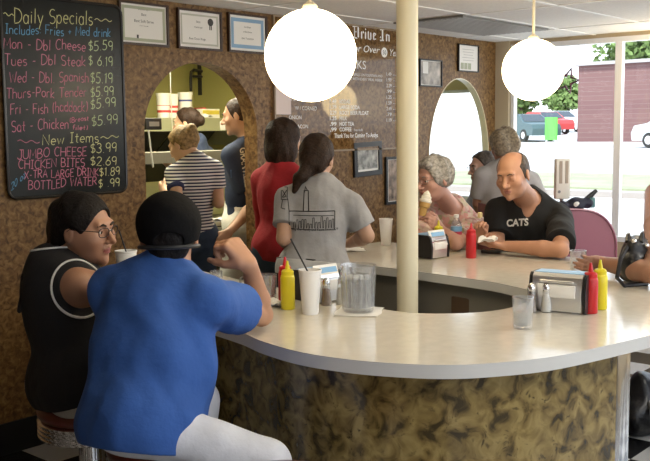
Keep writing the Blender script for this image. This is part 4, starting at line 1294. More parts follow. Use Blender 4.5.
# pitcher of water on a folded napkin
PIT = clear('clear_plastic', (0.95, 0.96, 0.97), 0.16, 0.07)
pz = ZC + 0.004
o = empty('water_pitcher', (2.685, -2.02, pz), 'ribbed clear plastic pitcher of ice water standing on a white napkin', 'pitcher')
B().lathe([(0, 0.0), (0.054, 0.0), (0.058, 0.006), (0.060, 0.018), (0.064, 0.135), (0.0655, 0.155), (0.068, 0.176), (0.065, 0.176), (0.061, 0.155), (0.057, 0.020), (0.0, 0.014)], 112, ridge=0.0028, ridges=16, zr=(0.015, 0.14)).build('jug', PIT, o, smooth=60)
WATER = clear('water', (0.86, 0.89, 0.91), 0.20, 0.10, (0.72, 0.76, 0.80))
B().lathe([(0, 0.016), (0.056, 0.018), (0.0595, 0.128), (0, 0.128)], 112, ridge=0.0028, ridges=16, zr=(0.017, 0.127)).build('water', WATER, o, smooth=60)
ice = B(); rg = random.Random(4)
for k in range(12):
    a = rg.random() * 6.28; r_ = 0.04 * math.sqrt(rg.random())
    ice.rbox((0, 0, 0), (0.022, 0.022, 0.02), 0.004, 2, Matrix.Translation((r_ * math.cos(a), r_ * math.sin(a), 0.117 + rg.random() * 0.01)) @ Matrix.Rotation(rg.random() * 3, 4, 'Z') @ Matrix.Rotation(rg.random(), 4, 'X'))
ice.build('ice', clear('ice', (0.9, 0.93, 0.95), 0.2, 0.25), o)
hd = B(); hx = Vector((0.70, 0.71, 0))
pts = []
for t in range(13):
    a = math.pi * t / 12
    pts.append(hx * (0.058 + 0.044 * math.sin(a)) + Vector((0, 0, 0.088 + 0.062 * math.cos(a))))
hd.tube(pts, 0.007, 10); hd.build('handle', PIT, o)
def crumple(name, x, y, w_, d_, label, cat, rz=0.0, amp=0.004, z=ZC, m=PAPER, n=14, seed=1, group=None, fold=True):
    rg = np.random.RandomState(seed); b = B(); vs = []
    ph = rg.rand(6) * 6
    for i in range(n + 1):
        for j in range(n + 1):
            u, v = i / n - .5, j / n - .5
            zz = amp * (1 + math.sin(7 * u + ph[0]) * math.cos(6 * v + ph[1]) + 0.6 * math.sin(13 * u + 9 * v + ph[2])) * 0.5 + 0.001
            vs.append((u * w_ * (1 + 0.04 * math.sin(9 * v + ph[3])), v * d_ * (1 + 0.04 * math.sin(8 * u + ph[4])), max(0.0006, zz)))
    top_n = len(vs); vs += [(v[0], v[1], max(0.0002, v[2] - 0.0012)) for v in vs]
    fs = []
    for i in range(n):
        for j in range(n):
            a = i * (n + 1) + j
            fs += [(a, a + n + 1, a + n + 2, a + 1), (top_n + a, top_n + a + 1, top_n + a + n + 2, top_n + a + n + 1)]
    b.add(vs, fs)
    o = b.build(name, m, None, (x, y, z), 40, rz)
    return tag(o, label, cat, group)
crumple('paper_napkin', 2.69, -2.02, 0.185, 0.17, 'white folded paper napkin under the water pitcher', 'napkin', R(30), 0.002, seed=2)
crumple('paper_napkin', 2.58, -1.69, 0.10, 0.09, 'crumpled white napkin between the man in blue and the mustard bottle', 'napkin', R(10), 0.028, seed=5)
crumple('paper_napkin', 4.10, -0.83, 0.17, 0.13, 'white paper lying on the far counter by the grey shirted waitress', 'napkin', R(50), 0.006, seed=8)
crumple('paper_plate', 2.795, -1.235, 0.20, 0.15, 'white paper plate liner on the counter beyond the man in blue', 'paper', R(-20), 0.008, seed=11)
tag(B().tube([(0, 0, 0.0), (0.05, 0.05, 0.012), (0.11, 0.10, 0.010)], [0.004, 0.005, 0.007], 8).build('plastic_fork', BLACK, None, (2.79, -1.27, ZC + 0.012)), 'black plastic fork lying on the white paper beyond the man in blue', 'fork')

# shakers
PEP = mat('pepper', (0.22, 0.14, 0.09), 0.8); SALT = mat('salt', (0.80, 0.79, 0.76), 0.7)
SG = clear('shaker_glass', (0.95, 0.96, 0.96), 0.2, 0.04)
def shaker(x, y, m, label, s=1.0):
    o = empty('salt_shaker' if m is SALT else 'pepper_shaker', (x, y, ZC), label, 'shaker', 'glass shakers')
    B().lathe([(0, 0.002), (0.0195 * s, 0.002), (0.0195 * s, 0.006), (0.0125 * s, 0.066 * s), (0.0, 0.066 * s)], 20).build('filling', m, o)
    B().lathe([(0, 0), (0.021 * s, 0), (0.0215 * s, 0.006), (0.0145 * s, 0.078 * s), (0.014 * s, 0.082 * s), (0, 0.082 * s)], 24, ridge=0.0006, ridges=10, zr=(0.005, 0.079)).build('glass', SG, o)
    B().lathe([(0.0148 * s, 0.080 * s), (0.0155 * s, 0.084 * s), (0.0150 * s, 0.096 * s), (0.010 * s, 0.106 * s), (0, 0.109 * s)], 24).build('cap', CHROME, o)
    return o
shaker(2.715, -1.835, PEP, 'pepper shaker between the foam cup and the water pitcher')
shaker(2.772, -1.862, SALT, 'salt shaker just behind the left side of the water pitcher')
shaker(3.085, -2.528, PEP, 'pepper shaker in front of the nearer chrome napkin dispenser, left of the salt')
shaker(3.118, -2.572, SALT, 'salt shaker in front of the nearer chrome napkin dispenser')

# napkin dispensers
ADB = mat('advert_blue', (0.20, 0.42, 0.68), 0.4); ADR = mat('advert_red', (0.45, 0.05, 0.10), 0.4)
BRUSH = mat('brushed_chrome', (0.80, 0.80, 0.80), 0.28, 0.9)
def dispenser(x, y, rz, label, w_=0.19, d_=0.115, h_=0.135, face=BRUSH, advert=False):
    """chrome napkin box with black ends; local +y is its napkin side"""
    o = empty('napkin_dispenser', (x, y, ZC), label, 'napkin dispenser', 'napkin dispensers', rz)
    prof = [(-d_ / 2, 0.006), (d_ / 2, 0.006), (d_ / 2 + 0.004, h_ * 0.5), (d_ / 2 - 0.008, h_ - 0.012), (d_ / 2 - 0.020, h_), (-d_ / 2 + 0.020, h_), (-d_ / 2 + 0.008, h_ - 0.012), (-d_ / 2 - 0.004, h_ * 0.5)]
    T = Matrix(((0, 0, 1, 0), (1, 0, 0, 0), (0, 1, 0, 0), (0, 0, 0, 1)))
    B().prism(prof, -w_ / 2 + 0.008, w_ / 2 - 0.008, T).build('body', face, o, smooth=20)
    for sgn in (-1, 1):
        e = [(p[0] * 1.03, p[1] * 1.012 - 0.002) for p in prof]
        B().prism(e, sgn * w_ / 2 - 0.008, sgn * w_ / 2 + 0.004, T).build('end_panel', BLACK, o, smooth=20)
    for sgn in (-1, 1):
        y0 = sgn * (d_ / 2 + 0.0015)
        q = B()
        q.rbox((0, y0 + sgn * 0.001, h_ * 0.56), (w_ * 0.70, 0.010, h_ * 0.34), 0.004, 2)
        q.build('napkins', PAPER, o)
        q = B(); q.rbox((0, y0, h_ * 0.80), (w_ * 0.62, 0.012, h_ * 0.07), 0.004, 2); q.build('face_plate', face, o)
    tp = B(); tp.box((0, 0, h_ + 0.001), (w_ - 0.02, d_ - 0.045, 0.002)); tp.build('advert_card', ADB if not advert else PAPER, o, smooth=0)
    return o
dispenser(3.185, -2.60, R(98), 'nearer chrome napkin dispenser with a pale blue top, on the curve of the counter', 0.205, 0.12, 0.145)
def ad_dispenser(x, y, rz, label):
    o = dispenser(x, y, rz, label, 0.13, 0.16, 0.125)
    c = B(); c.add([(-0.062, 0.084, 0.070), (0.062, 0.084, 0.070), (0.062, 0.052, 0.150), (-0.062, 0.052, 0.150), (-0.062, 0.081, 0.070), (0.062, 0.081, 0.070), (0.062, 0.049, 0.150), (-0.062, 0.049, 0.150)], [(0, 1, 2, 3), (7, 6, 5, 4), (0, 4, 5, 1), (3, 2, 6, 7), (0, 3, 7, 4), (1, 5, 6, 2)])
    card = c.build('advert_stand', PAPER, o, smooth=0)
    q = B(); q.add([(-0.055, 0.0705, 0.108), (0.045, 0.0705, 0.108), (0.045, 0.0575, 0.140), (-0.055, 0.0575, 0.140)], [(0, 1, 2, 3)]); q.build('blue_print', ADB, card, smooth=0)
    q = B(); q.add([(0.0, 0.0785, 0.088), (0.058, 0.0785, 0.088), (0.058, 0.0690, 0.111), (0.0, 0.0690, 0.111)], [(0, 1, 2, 3)]); q.build('red_print', ADR, card, smooth=0)
    return o
ad_dispenser(4.10, -1.36, R(172), 'black sided napkin dispenser with a blue and white advert, right of the cream post')
ad_dispenser(2.775, -1.73, R(172), 'napkin dispenser with a blue and white advert, mostly hidden behind the foam cup')

# glasses
TUM = clear('tumbler', (0.96, 0.97, 0.98), 0.26, 0.10)
def tumbler(x, y, label, s=1.0, water=0.35, name='drinking_glass', cat='glass', handle=False):
    o = empty(name, (x, y, ZC), label, cat, 'clear drinking glasses')
    B().lathe([(0, 0), (0.030 * s, 0), (0.032 * s, 0.004), (0.033 * s, 0.055 * s), (0.0355 * s, 0.066 * s), (0.036 * s, 0.108 * s), (0.0335 * s, 0.108 * s), (0.033 * s, 0.066 * s), (0.0295 * s, 0.05 * s), (0.027 * s, 0.012), (0, 0.010)], 48, ridge=0.0010, ridges=12, zr=(0.003, 0.055 * s)).build('tumbler', TUM, o, smooth=60)
    if water:
        B().lathe([(0, 0.011), (0.0265 * s, 0.013), (0.029 * s, 0.10 * s * water + 0.012), (0, 0.10 * s * water + 0.012)], 32).build('water', WATER, o, smooth=60)
    if handle:
        hp = [(0.034 * s + 0.028 * math.sin(math.pi * t / 10), 0, 0.055 * s + 0.03 * math.cos(math.pi * t / 10)) for t in range(11)]
        B().tube(hp, 0.0045, 8).build('handle', TUM, o)
    return o
tumbler(2.809, -2.645, 'clear ribbed drinking glass standing alone at the front of the counter', 1.0, 0.45)
tumbler(2.615, -1.612, 'clear glass half hidden behind the forearm of the man in blue', 1.05, 0.5)
tumbler(2.70, -1.215, 'small clear glass beyond the shoulder of the man in blue', 0.75, 0.3)
tumbler(4.02, -2.26, 'clear glass mug held by the diner at the right edge, beside the black bag', 1.05, 0.0, 'glass_mug', 'mug')

# water bottle
o = empty('water_bottle', (4.44, -1.315, ZC), 'clear plastic water bottle with a blue label in front of the woman in floral blouse', 'bottle')
B().lathe([(0, 0), (0.030, 0), (0.032, 0.01), (0.032, 0.13), (0.028, 0.155), (0.016, 0.178), (0.013, 0.183), (0.013, 0.190), (0, 0.190)], 32).build('bottle', PIT, o, smooth=60)
B().lathe([(0.0325, 0.075), (0.0325, 0.135)], 32).build('label', ADB, o)
B().lathe([(0.0328, 0.085), (0.0328, 0.108)], 32).build('label_band', ADR, o)
B().lathe([(0.0145, 0.186), (0.0145, 0.203), (0, 0.203)], 24).build('cap', WHITE, o)
B().lathe([(0, 0.012), (0.0295, 0.012), (0.0295, 0.12), (0, 0.12)], 24).build('water', WATER, o)

# phone in front of the man in the polo shirt
o = empty('mobile_phone', (4.44, -1.545, ZC), 'black mobile phone lying on the counter before the man in the black polo', 'phone', None, R(20))
B().rbox((0, 0, 0.010), (0.055, 0.11, 0.018), 0.006, 3).build('case', BLACK, o)
B().box((0, 0.01, 0.0195), (0.042, 0.06, 0.001)).build('screen', mat('screen_black', (0.02, 0.02, 0.025), 0.08), o, smooth=0)

# ------------------------------------------------------------------ register stand, booth and bag by the window
VIN = mat('mauve_vinyl', (0.34, 0.13, 0.18), 0.22, coat=0.6)
bo = empty('booth_bench', (5.72, -1.32, 0), 'mauve vinyl booth back with a rounded end in front of the big window', 'booth', None, R(-40))
prof = []
for k in range(15):
    a = math.pi / 2 * k / 14
    prof.append((0.26 - 0.24 + 0.24 * math.sin(a), 0.84 + 0.24 * math.cos(a)))
prof = [(-0.50, 0.0), (-0.50, 1.10)] + prof + [(0.27, 0.0)]
B().prism(prof, -0.26, 0.26, AX).build('back', VIN, bo, smooth=30)
B().tube([(-0.5, -0.262, 1.098), (0.02, -0.262, 1.080)] + [(0.02 + 0.24 * math.sin(math.pi / 2 * k / 10), -0.262, 0.84 + 0.24 * math.cos(math.pi / 2 * k / 10)) for k in range(1, 11)] + [(0.27, -0.262, 0.05)], 0.008, 8).build('piping', VIN, bo)
B().rbox((-0.05, -0.40, 0.42), (0.6, 0.28, 0.14), 0.04, 4).build('seat', VIN, bo)
B().box((-0.05, -0.39, 0.175), (0.56, 0.24, 0.35)).build('plinth', BLACK, bo, smooth=0)

jk = empty('card_display', (5.764, -1.292, 1.034), 'cream upright panel on a short grey post, standing on the booth top', 'display', None, R(-36))
B().rbox((0, 0, 0.23), (0.105, 0.04, 0.27), 0.008, 2).build('housing', mat('ivory_plastic', (0.80, 0.76, 0.68), 0.4), jk)
for sx_ in (-0.020, 0.024): B().box((sx_, 0.0, 0.275), (0.022, 0.044, 0.15)).build('listing_strip', mat('brown_strip', (0.42, 0.34, 0.26), 0.5), jk, smooth=0)
B().lathe([(0, 0.0), (0.010, 0.0), (0.010, 0.003), (0, 0.003)], 16, T=Matrix.Translation((-0.03, -0.02, 0.145)) @ Matrix.Rotation(math.pi / 2, 4, 'X')).build('dial', mat('dial_grey', (0.25, 0.24, 0.23), 0.4), jk)
B().tube([(0, 0, 0.0), (0, 0, 0.10)], 0.014, 12).build('post', mat('grey_metal', (0.35, 0.36, 0.38), 0.4, 0.5), jk)

pu = empty('purse', (5.760, -1.406, 1.053), 'dark navy purse with a white patch and raised strap lying on the booth top', 'purse', None, R(-40))
q = [('u', cap((-0.10, 0, 0.035), (0.02, 0, 0.045), 0.034, 0.04), 0), ('u', cap((0.02, 0, 0.045), (0.085, 0.0, 0.05), 0.04, 0.034), 0.02), ('w', 0.006, 40, 3), ('i', half((0, 0, 0.002), (0, 0, -1)))]
v_, q_ = surface(q, (-0.2, -0.1, -0.05), (0.2, 0.1, 0.15), 0.006)
np_mesh('pouch', v_, q_, mat('navy_cloth', (0.012, 0.014, 0.035), 0.6), pu)
B().ball((-0.015, -0.035, 0.045), (0.028, 0.014, 0.022)).build('patch', PAPER, pu)
B().tube([(0.05, 0, 0.07), (0.10, 0, 0.105), (0.135, 0, 0.135)], [0.014, 0.017, 0.012], 10).build('strap', BLACK, pu)
B().rbox((0.10, 0.0, 0.055), (0.04, 0.05, 0.07), 0.01, 2).build('flap', mat('teal_cloth', (0.10, 0.22, 0.22), 0.6), pu)

bg_ = empty('shoulder_bag', (4.01, -2.535, ZC), 'black leather shoulder bag with metal studs on the counter at the right edge', 'bag', None, R(20))
LEA = mat('black_leather', (0.010, 0.010, 0.012), 0.33, bump=0.3, bscale=60)
q = [('u', ell((0, 0, 0.075), (0.13, 0.075, 0.085)), 0), ('u', ell((0, 0, 0.155), (0.085, 0.05, 0.05)), 0.03), ('w', 0.006, 28, 2), ('i', half((0, 0, 0.002), (0, 0, -1)))]
v_, q_ = surface(q, (-0.25, -0.2, -0.05), (0.25, 0.2, 0.3), 0.006)
np_mesh('pouch', v_, q_, LEA, bg_)
B().tube([(-0.09, 0.03, 0.16), (-0.16, 0.05, 0.12), (-0.21, 0.06, 0.04), (-0.20, 0.03, 0.008), (-0.12, -0.06, 0.008)], 0.010, 8).build('strap', LEA, bg_)
B().tube([(-0.06, -0.03, 0.18), (-0.03, -0.03, 0.212), (0.03, -0.03, 0.212), (0.06, -0.03, 0.18)], 0.009, 8).build('handle', LEA, bg_)
B().tube([(-0.06, 0.03, 0.18), (-0.03, 0.03, 0.205), (0.03, 0.03, 0.205), (0.06, 0.03, 0.18)], 0.009, 8).build('handle', LEA, bg_)
for (x, y, z) in ((-0.06, -0.052, 0.165), (0.06, -0.052, 0.165), (-0.075, 0.0, 0.185)): B().ball((x, y, z), 0.012, 12, 8).build('stud', CHROME, bg_)

fb = empty('tote_bag', (4.691, -2.311, 0.000), 'black bag lying on the floor under the counter at the right', 'bag')
q = [('u', ell((0, 0, 0.11), (0.17, 0.12, 0.12)), 0), ('u', ell((0.02, 0, 0.24), (0.10, 0.08, 0.08)), 0.06), ('w', 0.01, 20, 6), ('i', half((0, 0, 0.002), (0, 0, -1)))]
v_, q_ = surface(q, (-0.3, -0.25, -0.05), (0.3, 0.25, 0.4), 0.01)
np_mesh('pouch', v_, q_, LEA, fb)
B().tube([(-0.08, -0.08, 0.2), (-0.18, -0.15, 0.08), (-0.24, -0.20, 0.015), (-0.16, -0.28, 0.012), (-0.04, -0.26, 0.012)], 0.016, 8).build('strap', mat('grey_strap', (0.32, 0.30, 0.30), 0.6), fb)

# star sun-catcher hanging in the window
st = B(); s_pts = []
for k in range(10):
    a = math.pi / 2 + math.pi * k / 5; r_ = 0.105 if k % 2 == 0 else 0.045
    s_pts.append((0, r_ * math.cos(a) * 0.9, r_ * math.sin(a)))
so = empty('star_ornament', (7.030, -0.683, 1.983), 'dark wire star ornament hanging in the window right of the second globe', 'ornament', None, R(12))
so.rotation_euler = (R(18), 0, R(10))
st.tube(s_pts, 0.011, 6, True); st.build('star', mat('dark_wire', (0.10, 0.02, 0.05), 0.5), so)
B().tube([(0, 0, 0.105), (0, 0, 0.30)], 0.001, 5).build('string', BLACK, so)

# ------------------------------------------------------------------ kitchen beyond the first arch
hood = empty('exhaust_hood', (4.75, 2.12, 0), 'long greenish steel exhaust hood over the cooking line in the kitchen', 'hood')
HM = mat('hood_metal', (0.36, 0.36, 0.22), 0.4, 0.3)
B().box((0, -0.36, 1.666), (2.2, 0.03, 0.108)).build('fascia', HM, hood, smooth=0)
B().box((0, 0.05, 1.715), (2.2, 0.80, 0.012)).build('top_plate', HM, hood, smooth=0)
for s_ in (-1, 1): B().box((s_ * 1.09, 0.05, 1.60), (0.02, 0.8, 0.23)).build('end_plate', HM, hood, smooth=0)
for k in range(4):
    fl = B()
    T = Matrix.Translation((-0.78 + k * 0.52, 0.12, 1.55)) @ Matrix.Rotation(R(-38), 4, 'X')
    fl.box((0, 0, 0), (0.50, 0.50, 0.012), T)
    fo = fl.build('filter', mat('filter_dark', (0.035, 0.033, 0.030), 0.4, 0.5), hood, smooth=0)
    q = B()
    for j in range(11): q.box((-0.225 + j * 0.045, 0, 0.010), (0.014, 0.48, 0.010), T)
    q.build('baffles', mat('filter_grey', (0.16, 0.15, 0.12), 0.4, 0.6), fo, smooth=0)
bsp = tag(B().box((4.75, 2.575, 1.18), (2.2, 0.04, 0.58)).build('splash_panel', mat('panel_black', (0.022, 0.021, 0.020), 0.4), None, smooth=0), 'dark wall panel behind the grill under the hood', 'panel')  # evenly near-black panel filling the area below the hood
gr = empty('griddle', (4.75, 2.2, 0), 'black cooking griddle range standing under the exhaust hood', 'range')
B().rbox((0, 0.0, 0.45), (2.0, 0.66, 0.86), 0.01, 2).build('cabinet', mat('range_black', (0.03, 0.03, 0.03), 0.35, 0.4), gr)
B().rbox((0, 0, 0.93), (2.0, 0.68, 0.10), 0.01, 2).build('hot_plate', STEEL, gr)
B().box((0, 0.30, 1.06), (2.0, 0.03, 0.20)).build('splash_guard', STEEL, gr, smooth=0)
for k in range(6): B().lathe([(0.024, 0), (0.020, 0.03), (0, 0.03)], 16, T=Matrix.Translation((-0.8 + k * 0.32, -0.33, 0.80)) @ Matrix.Rotation(math.pi / 2, 4, 'X')).build('knob', BLACK, gr)

TUBW = mat('tub_white', (0.80, 0.78, 0.70), 0.5); TUBR = mat('tub_red', (0.60, 0.05, 0.04), 0.5); TUBB = mat('tub_blue', (0.06, 0.07, 0.25), 0.5)
for (x, y, ring, l, s_) in ((5.00, 1.93, TUBR, 'white tub with a red label, leftmost on the exhaust hood', 1.0), (5.115, 1.96, TUBR, 'white tub with a red label in the middle of the three on the hood', 0.98), (5.24, 1.93, TUBB, 'white tub with a dark blue band, rightmost of three on the hood', 1.06)):
    o = empty('plastic_tub', (x, y, 1.7215), l, 'tub', 'tubs on the exhaust hood')
    B().lathe([(0, 0), (0.050, 0), (0.056 * s_, 0.19 * s_), (0, 0.19 * s_)], 28).build('tub', TUBW, o)
    B().lathe([(0.0515, 0.03), (0.0545 * s_, 0.10)], 28).build('label', TUBW, o)
    if ring is TUBR:
        B().lathe([(0.0535, 0.085), (0.0545, 0.105)], 28).build('label_band', ring, o); B().lathe([(0.0522, 0.045), (0.053, 0.065)], 28).build('label_band', ring, o)
    else:
        B().lathe([(0.0568, 0.140), (0.0575, 0.165)], 28).build('label_band', ring, o)
    B().lathe([(0.060 * s_, 0.185 * s_), (0.060 * s_, 0.205 * s_), (0, 0.206 * s_)], 28).build('lid', TUBW, o)
for (px, py, l, mm, dims) in ((213, 112, 'yellow and white box of supplies on the exhaust hood', 'box_yellow', (0.16, 0.10, 0.075)), (198, 115, 'low white tray of wrappers on the exhaust hood', 'box_white', (0.18, 0.12, 0.03))):
    pass
o = empty('supply_box', (5.46, 1.92, 1.7215), 'open yellow and white carton of supplies on the exhaust hood', 'box')
B().box((0, 0, 0.04), (0.20, 0.13, 0.08)).build('carton', mat('box_white', (0.78, 0.75, 0.66), 0.6), o, smooth=0)
B().box((0, -0.0662, 0.05), (0.19, 0.002, 0.035)).build('yellow_panel', mat('box_yellow', (0.75, 0.60, 0.08), 0.5), o, smooth=0)
B().box((-0.07, 0, 0.085), (0.04, 0.12, 0.012)).build('red_flap', TUBR, o, smooth=0)
crumple('wrapper_pile', 5.30, 1.83, 0.22, 0.12, 'low white pile of wrappers on the exhaust hood, left of the carton', 'wrappers', 0, 0.03, 1.7215, PAPER, seed=3)
tag(B().box((5.487, 1.742, 1.655), (0.055, 0.004, 0.075)).build('hood_tag', PAPER, None, smooth=0), 'small white card stuck on the front of the exhaust hood', 'card')

pi = empty('wall_pipe', (5.86, 2.52, 0), 'dark angled gas pipe fixed high on the green kitchen wall', 'pipe')
PD = mat('pipe_dark', (0.035, 0.032, 0.030), 0.4)
B().box((0.09, 0.0, 2.14), (0.055, 0.05, 0.38)).build('channel', PD, pi, smooth=0)
B().tube([(0.06, -0.04, 2.17), (-0.04, -0.04, 2.18), (-0.07, -0.04, 2.16), (-0.08, -0.04, 2.10), (-0.08, -0.04, 1.98)], 0.014, 10).build('elbow_pipe', PD, pi)
B().tube([(0.06, -0.04, 2.12), (-0.05, -0.04, 2.12)], 0.012, 8).build('branch', PD, pi)
tag(B().box((6.450, 2.590, 2.113), (0.11, 0.006, 0.045)).build('wall_notice', PAPER, None, smooth=0), 'small white notice on the green kitchen wall near the arch', 'notice')

PT = empty('prep_table', (4.35, 0.92, 0), 'stainless kitchen worktable with an overshelf behind the girl in stripes', 'table')
B().rbox((0, 0, 0.955), (1.5, 0.50, 0.03), 0.006, 2).build('tabletop', STEEL, PT)
B().rbox((0, 0, 0.25), (1.44, 0.46, 0.02), 0.006, 2).build('undershelf', STEEL, PT)
for (a, b_) in ((-1, -1), (-1, 1), (1, -1), (1, 1)): B().tube([(a * 0.70, b_ * 0.21, 0), (a * 0.70, b_ * 0.21, 0.94)], 0.02, 10).build('leg', STEEL, PT)
B().box((0.0, -0.235, 0.80), (1.42, 0.02, 0.26)).build('drawer_front', mat('drawer_grey', (0.42, 0.41, 0.33), 0.45), PT, smooth=0)
B().box((0.0, 0.0, 1.43), (1.5, 0.26, 0.075)).build('overshelf', mat('brushed_shelf', (0.22, 0.215, 0.17), 0.5, 0.3), PT, smooth=0)
for a in (-1, 1): B().tube([(a * 0.73, 0.16, 0.96), (a * 0.73, 0.16, 1.40)], 0.015, 8).build('shelf_post', STEEL, PT)
crumple('food_bag', 3.80, 0.80, 0.22, 0.22, 'white crumpled paper bag on the worktable left of the girl in stripes', 'paper bag', R(20), 0.13, 0.972, PAPER, seed=9)
crumple('wax_paper', 4.62, 0.76, 0.26, 0.2, 'white sheet of wax paper at the right end of the kitchen worktable', 'paper', R(5), 0.012, 0.972, PAPER, seed=12)
cd = B(); cd.tube([(3.982, 0.600, 2.104), (3.980, 0.600, 1.813), (3.986, 0.600, 1.631), (3.977, 0.600, 1.487)], 0.0035, 6); cd.tube([(4.016, 0.600, 1.631), (4.005, 0.600, 1.552), (3.968, 0.600, 1.474)], 0.003, 6)
tag(cd.build('hanging_cord', mat('cord_white', (0.70, 0.68, 0.55), 0.6)), 'thin white cord hanging down inside the kitchen arch', 'cord')
o = empty('drink_machine', (3.36, 0.62, 0), 'dark kitchen machine with a black box on top behind the left side of the arch', 'machine')
B().rbox((0, 0, 0.55), (0.40, 0.42, 1.10), 0.015, 3).build('cabinet', mat('machine_green', (0.20, 0.22, 0.15), 0.4), o)
B().rbox((0.09, -0.02, 1.24), (0.34, 0.30, 0.26), 0.015, 3).build('head', mat('machine_dark', (0.12, 0.13, 0.10), 0.35), o)
B().tube([(0.15, -0.10, 1.37), (0.13, -0.10, 1.52), (0.11, -0.1, 1.60)], 0.006, 6).build('pipe', CHROME, o)
sp = empty('wall_speaker', (3.810, 0.600, 1.657), 'small black box with a grey face high at the left inside the arch', 'speaker')
B().rbox((0, 0.02, 0), (0.13, 0.10, 0.075), 0.006, 2).build('case', BLACK, sp)
B().box((0, -0.032, 0), (0.08, 0.003, 0.03)).build('face', mat('face_grey', (0.3, 0.3, 0.28), 0.5), sp, smooth=0)
B().tube([(-0.0, 0.03, -0.03), (0.03, 0.03, -0.28)], 0.006, 6).build('bracket', STEEL, sp)

# ------------------------------------------------------------------ second room beyond the other arch
o = empty('diner_chair', (6.02, -0.33, 0), 'grey metal diner chair beyond the older woman, below the second arch', 'chair')
CG = mat('chair_grey', (0.20, 0.20, 0.19), 0.45)
B().rbox((0, 0, 0.45), (0.42, 0.42, 0.05), 0.015, 3).build('seat', CG, o)
for (a, b_) in ((-1, -1), (-1, 1), (1, -1), (1, 1)): B().tube([(a * 0.18, b_ * 0.18, 0.43), (a * 0.20, b_ * 0.20, 0)], 0.012, 8).build('leg', CHROME, o)
bk = B(); bk.tube([(0.19, -0.19, 0.45), (0.21, -0.19, 0.80), (0.21, -0.14, 0.90), (0.21, 0.14, 0.90), (0.21, 0.19, 0.80), (0.19, 0.19, 0.45)], 0.013, 8); bk.build('back_frame', CHROME, o)
B().rbox((0.21, 0, 0.76), (0.03, 0.32, 0.20), 0.012, 3).build('backrest', CG, o)
o = empty('booth_table', (6.48, 0.62, 0), 'pale table in front of the bright window beyond the second arch', 'table')
B().rbox((0, 0, 0.76), (0.75, 0.9, 0.035), 0.008, 2).build('tabletop', EDGE, o)
B().lathe([(0.22, 0), (0.22, 0.02), (0.035, 0.05), (0.035, 0.74), (0, 0.74)], 24).build('pedestal', BLACK, o)

# ------------------------------------------------------------------ outside
def gz(x): return -0.15 + 0.03 * (x - 8)
def ground(x0, x1, y0, y1, lift, m, name, kind='structure', label=None, cat=None):
    th = 0.06
    b = B()
    vs = [(x0, y0, gz(x0) + lift), (x1, y0, gz(x1) + lift), (x1, y1, gz(x1) + lift), (x0, y1, gz(x0) + lift)]
    vs += [(v[0], v[1], v[2] - th - lift) for v in vs]
    b.add(vs, [(0, 1, 2, 3), (7, 6, 5, 4), (0, 4, 5, 1), (1, 5, 6, 2), (2, 6, 7, 3), (3, 7, 4, 0)])
    o = b.build(name, m, None, smooth=0); o['kind'] = kind
    if label: tag(o, label, cat)
    return o
ground(7.3, 120, -60, 90, 0.0, mat('pale_paving', (0.55, 0.54, 0.52), 0.8, var=0.06, vscale=0.4), 'ground')
GRS = mat('lawn', (0.30, 0.32, 0.19), 0.9, var=0.2, vscale=1.5)
ground(19.9, 24.0, -60, 90, 0.05, GRS, 'lawn', 'stuff', 'strip of pale green grass between the pavement and the street', 'grass')
ground(18.4, 18.8, -60, 90, 0.12, mat('kerb', (0.34, 0.30, 0.27), 0.8), 'kerb_strip')
BRK = bpy.data.materials.new('brick'); BRK.use_nodes = True
nt = BRK.node_tree; bs = nt.nodes['Principled BSDF']; t_ = nt.nodes.new('ShaderNodeTexCoord'); mp_ = nt.nodes.new('ShaderNodeMapping'); mp_.inputs['Rotation'].default_value = (R(90), 0, R(90))
bt = nt.nodes.new('ShaderNodeTexBrick'); bt.inputs['Scale'].default_value = 2.2; bt.inputs['Color1'].default_value = (0.20, 0.11, 0.105, 1); bt.inputs['Color2'].default_value = (0.17, 0.09, 0.09, 1); bt.inputs['Mortar'].default_value = (0.24, 0.17, 0.16, 1)
nt.links.new(t_.outputs['Object'], mp_.inputs[0]); nt.links.new(mp_.outputs[0], bt.inputs[0]); nt.links.new(bt.outputs[0], bs.inputs['Base Color']); bs.inputs['Roughness'].default_value = 0.9
o = empty('brick_building', (50, 5.0, gz(44)), 'low flat roofed dark brick building across the street', 'building')
B().box((0, 0, 1.86), (12, 24.4, 3.9)).build('wall', BRK, o, smooth=0)
B().box((0, 0, 3.86), (12.4, 24.8, 0.16)).build('parapet', mat('parapet_grey', (0.4, 0.38, 0.38), 0.7), o, smooth=0)
B().box((-6.2, -3.2, 2.9), (0.5, 5.5, 0.25)).build('awning', mat('awning_grey', (0.30, 0.30, 0.32), 0.7), o, smooth=0)

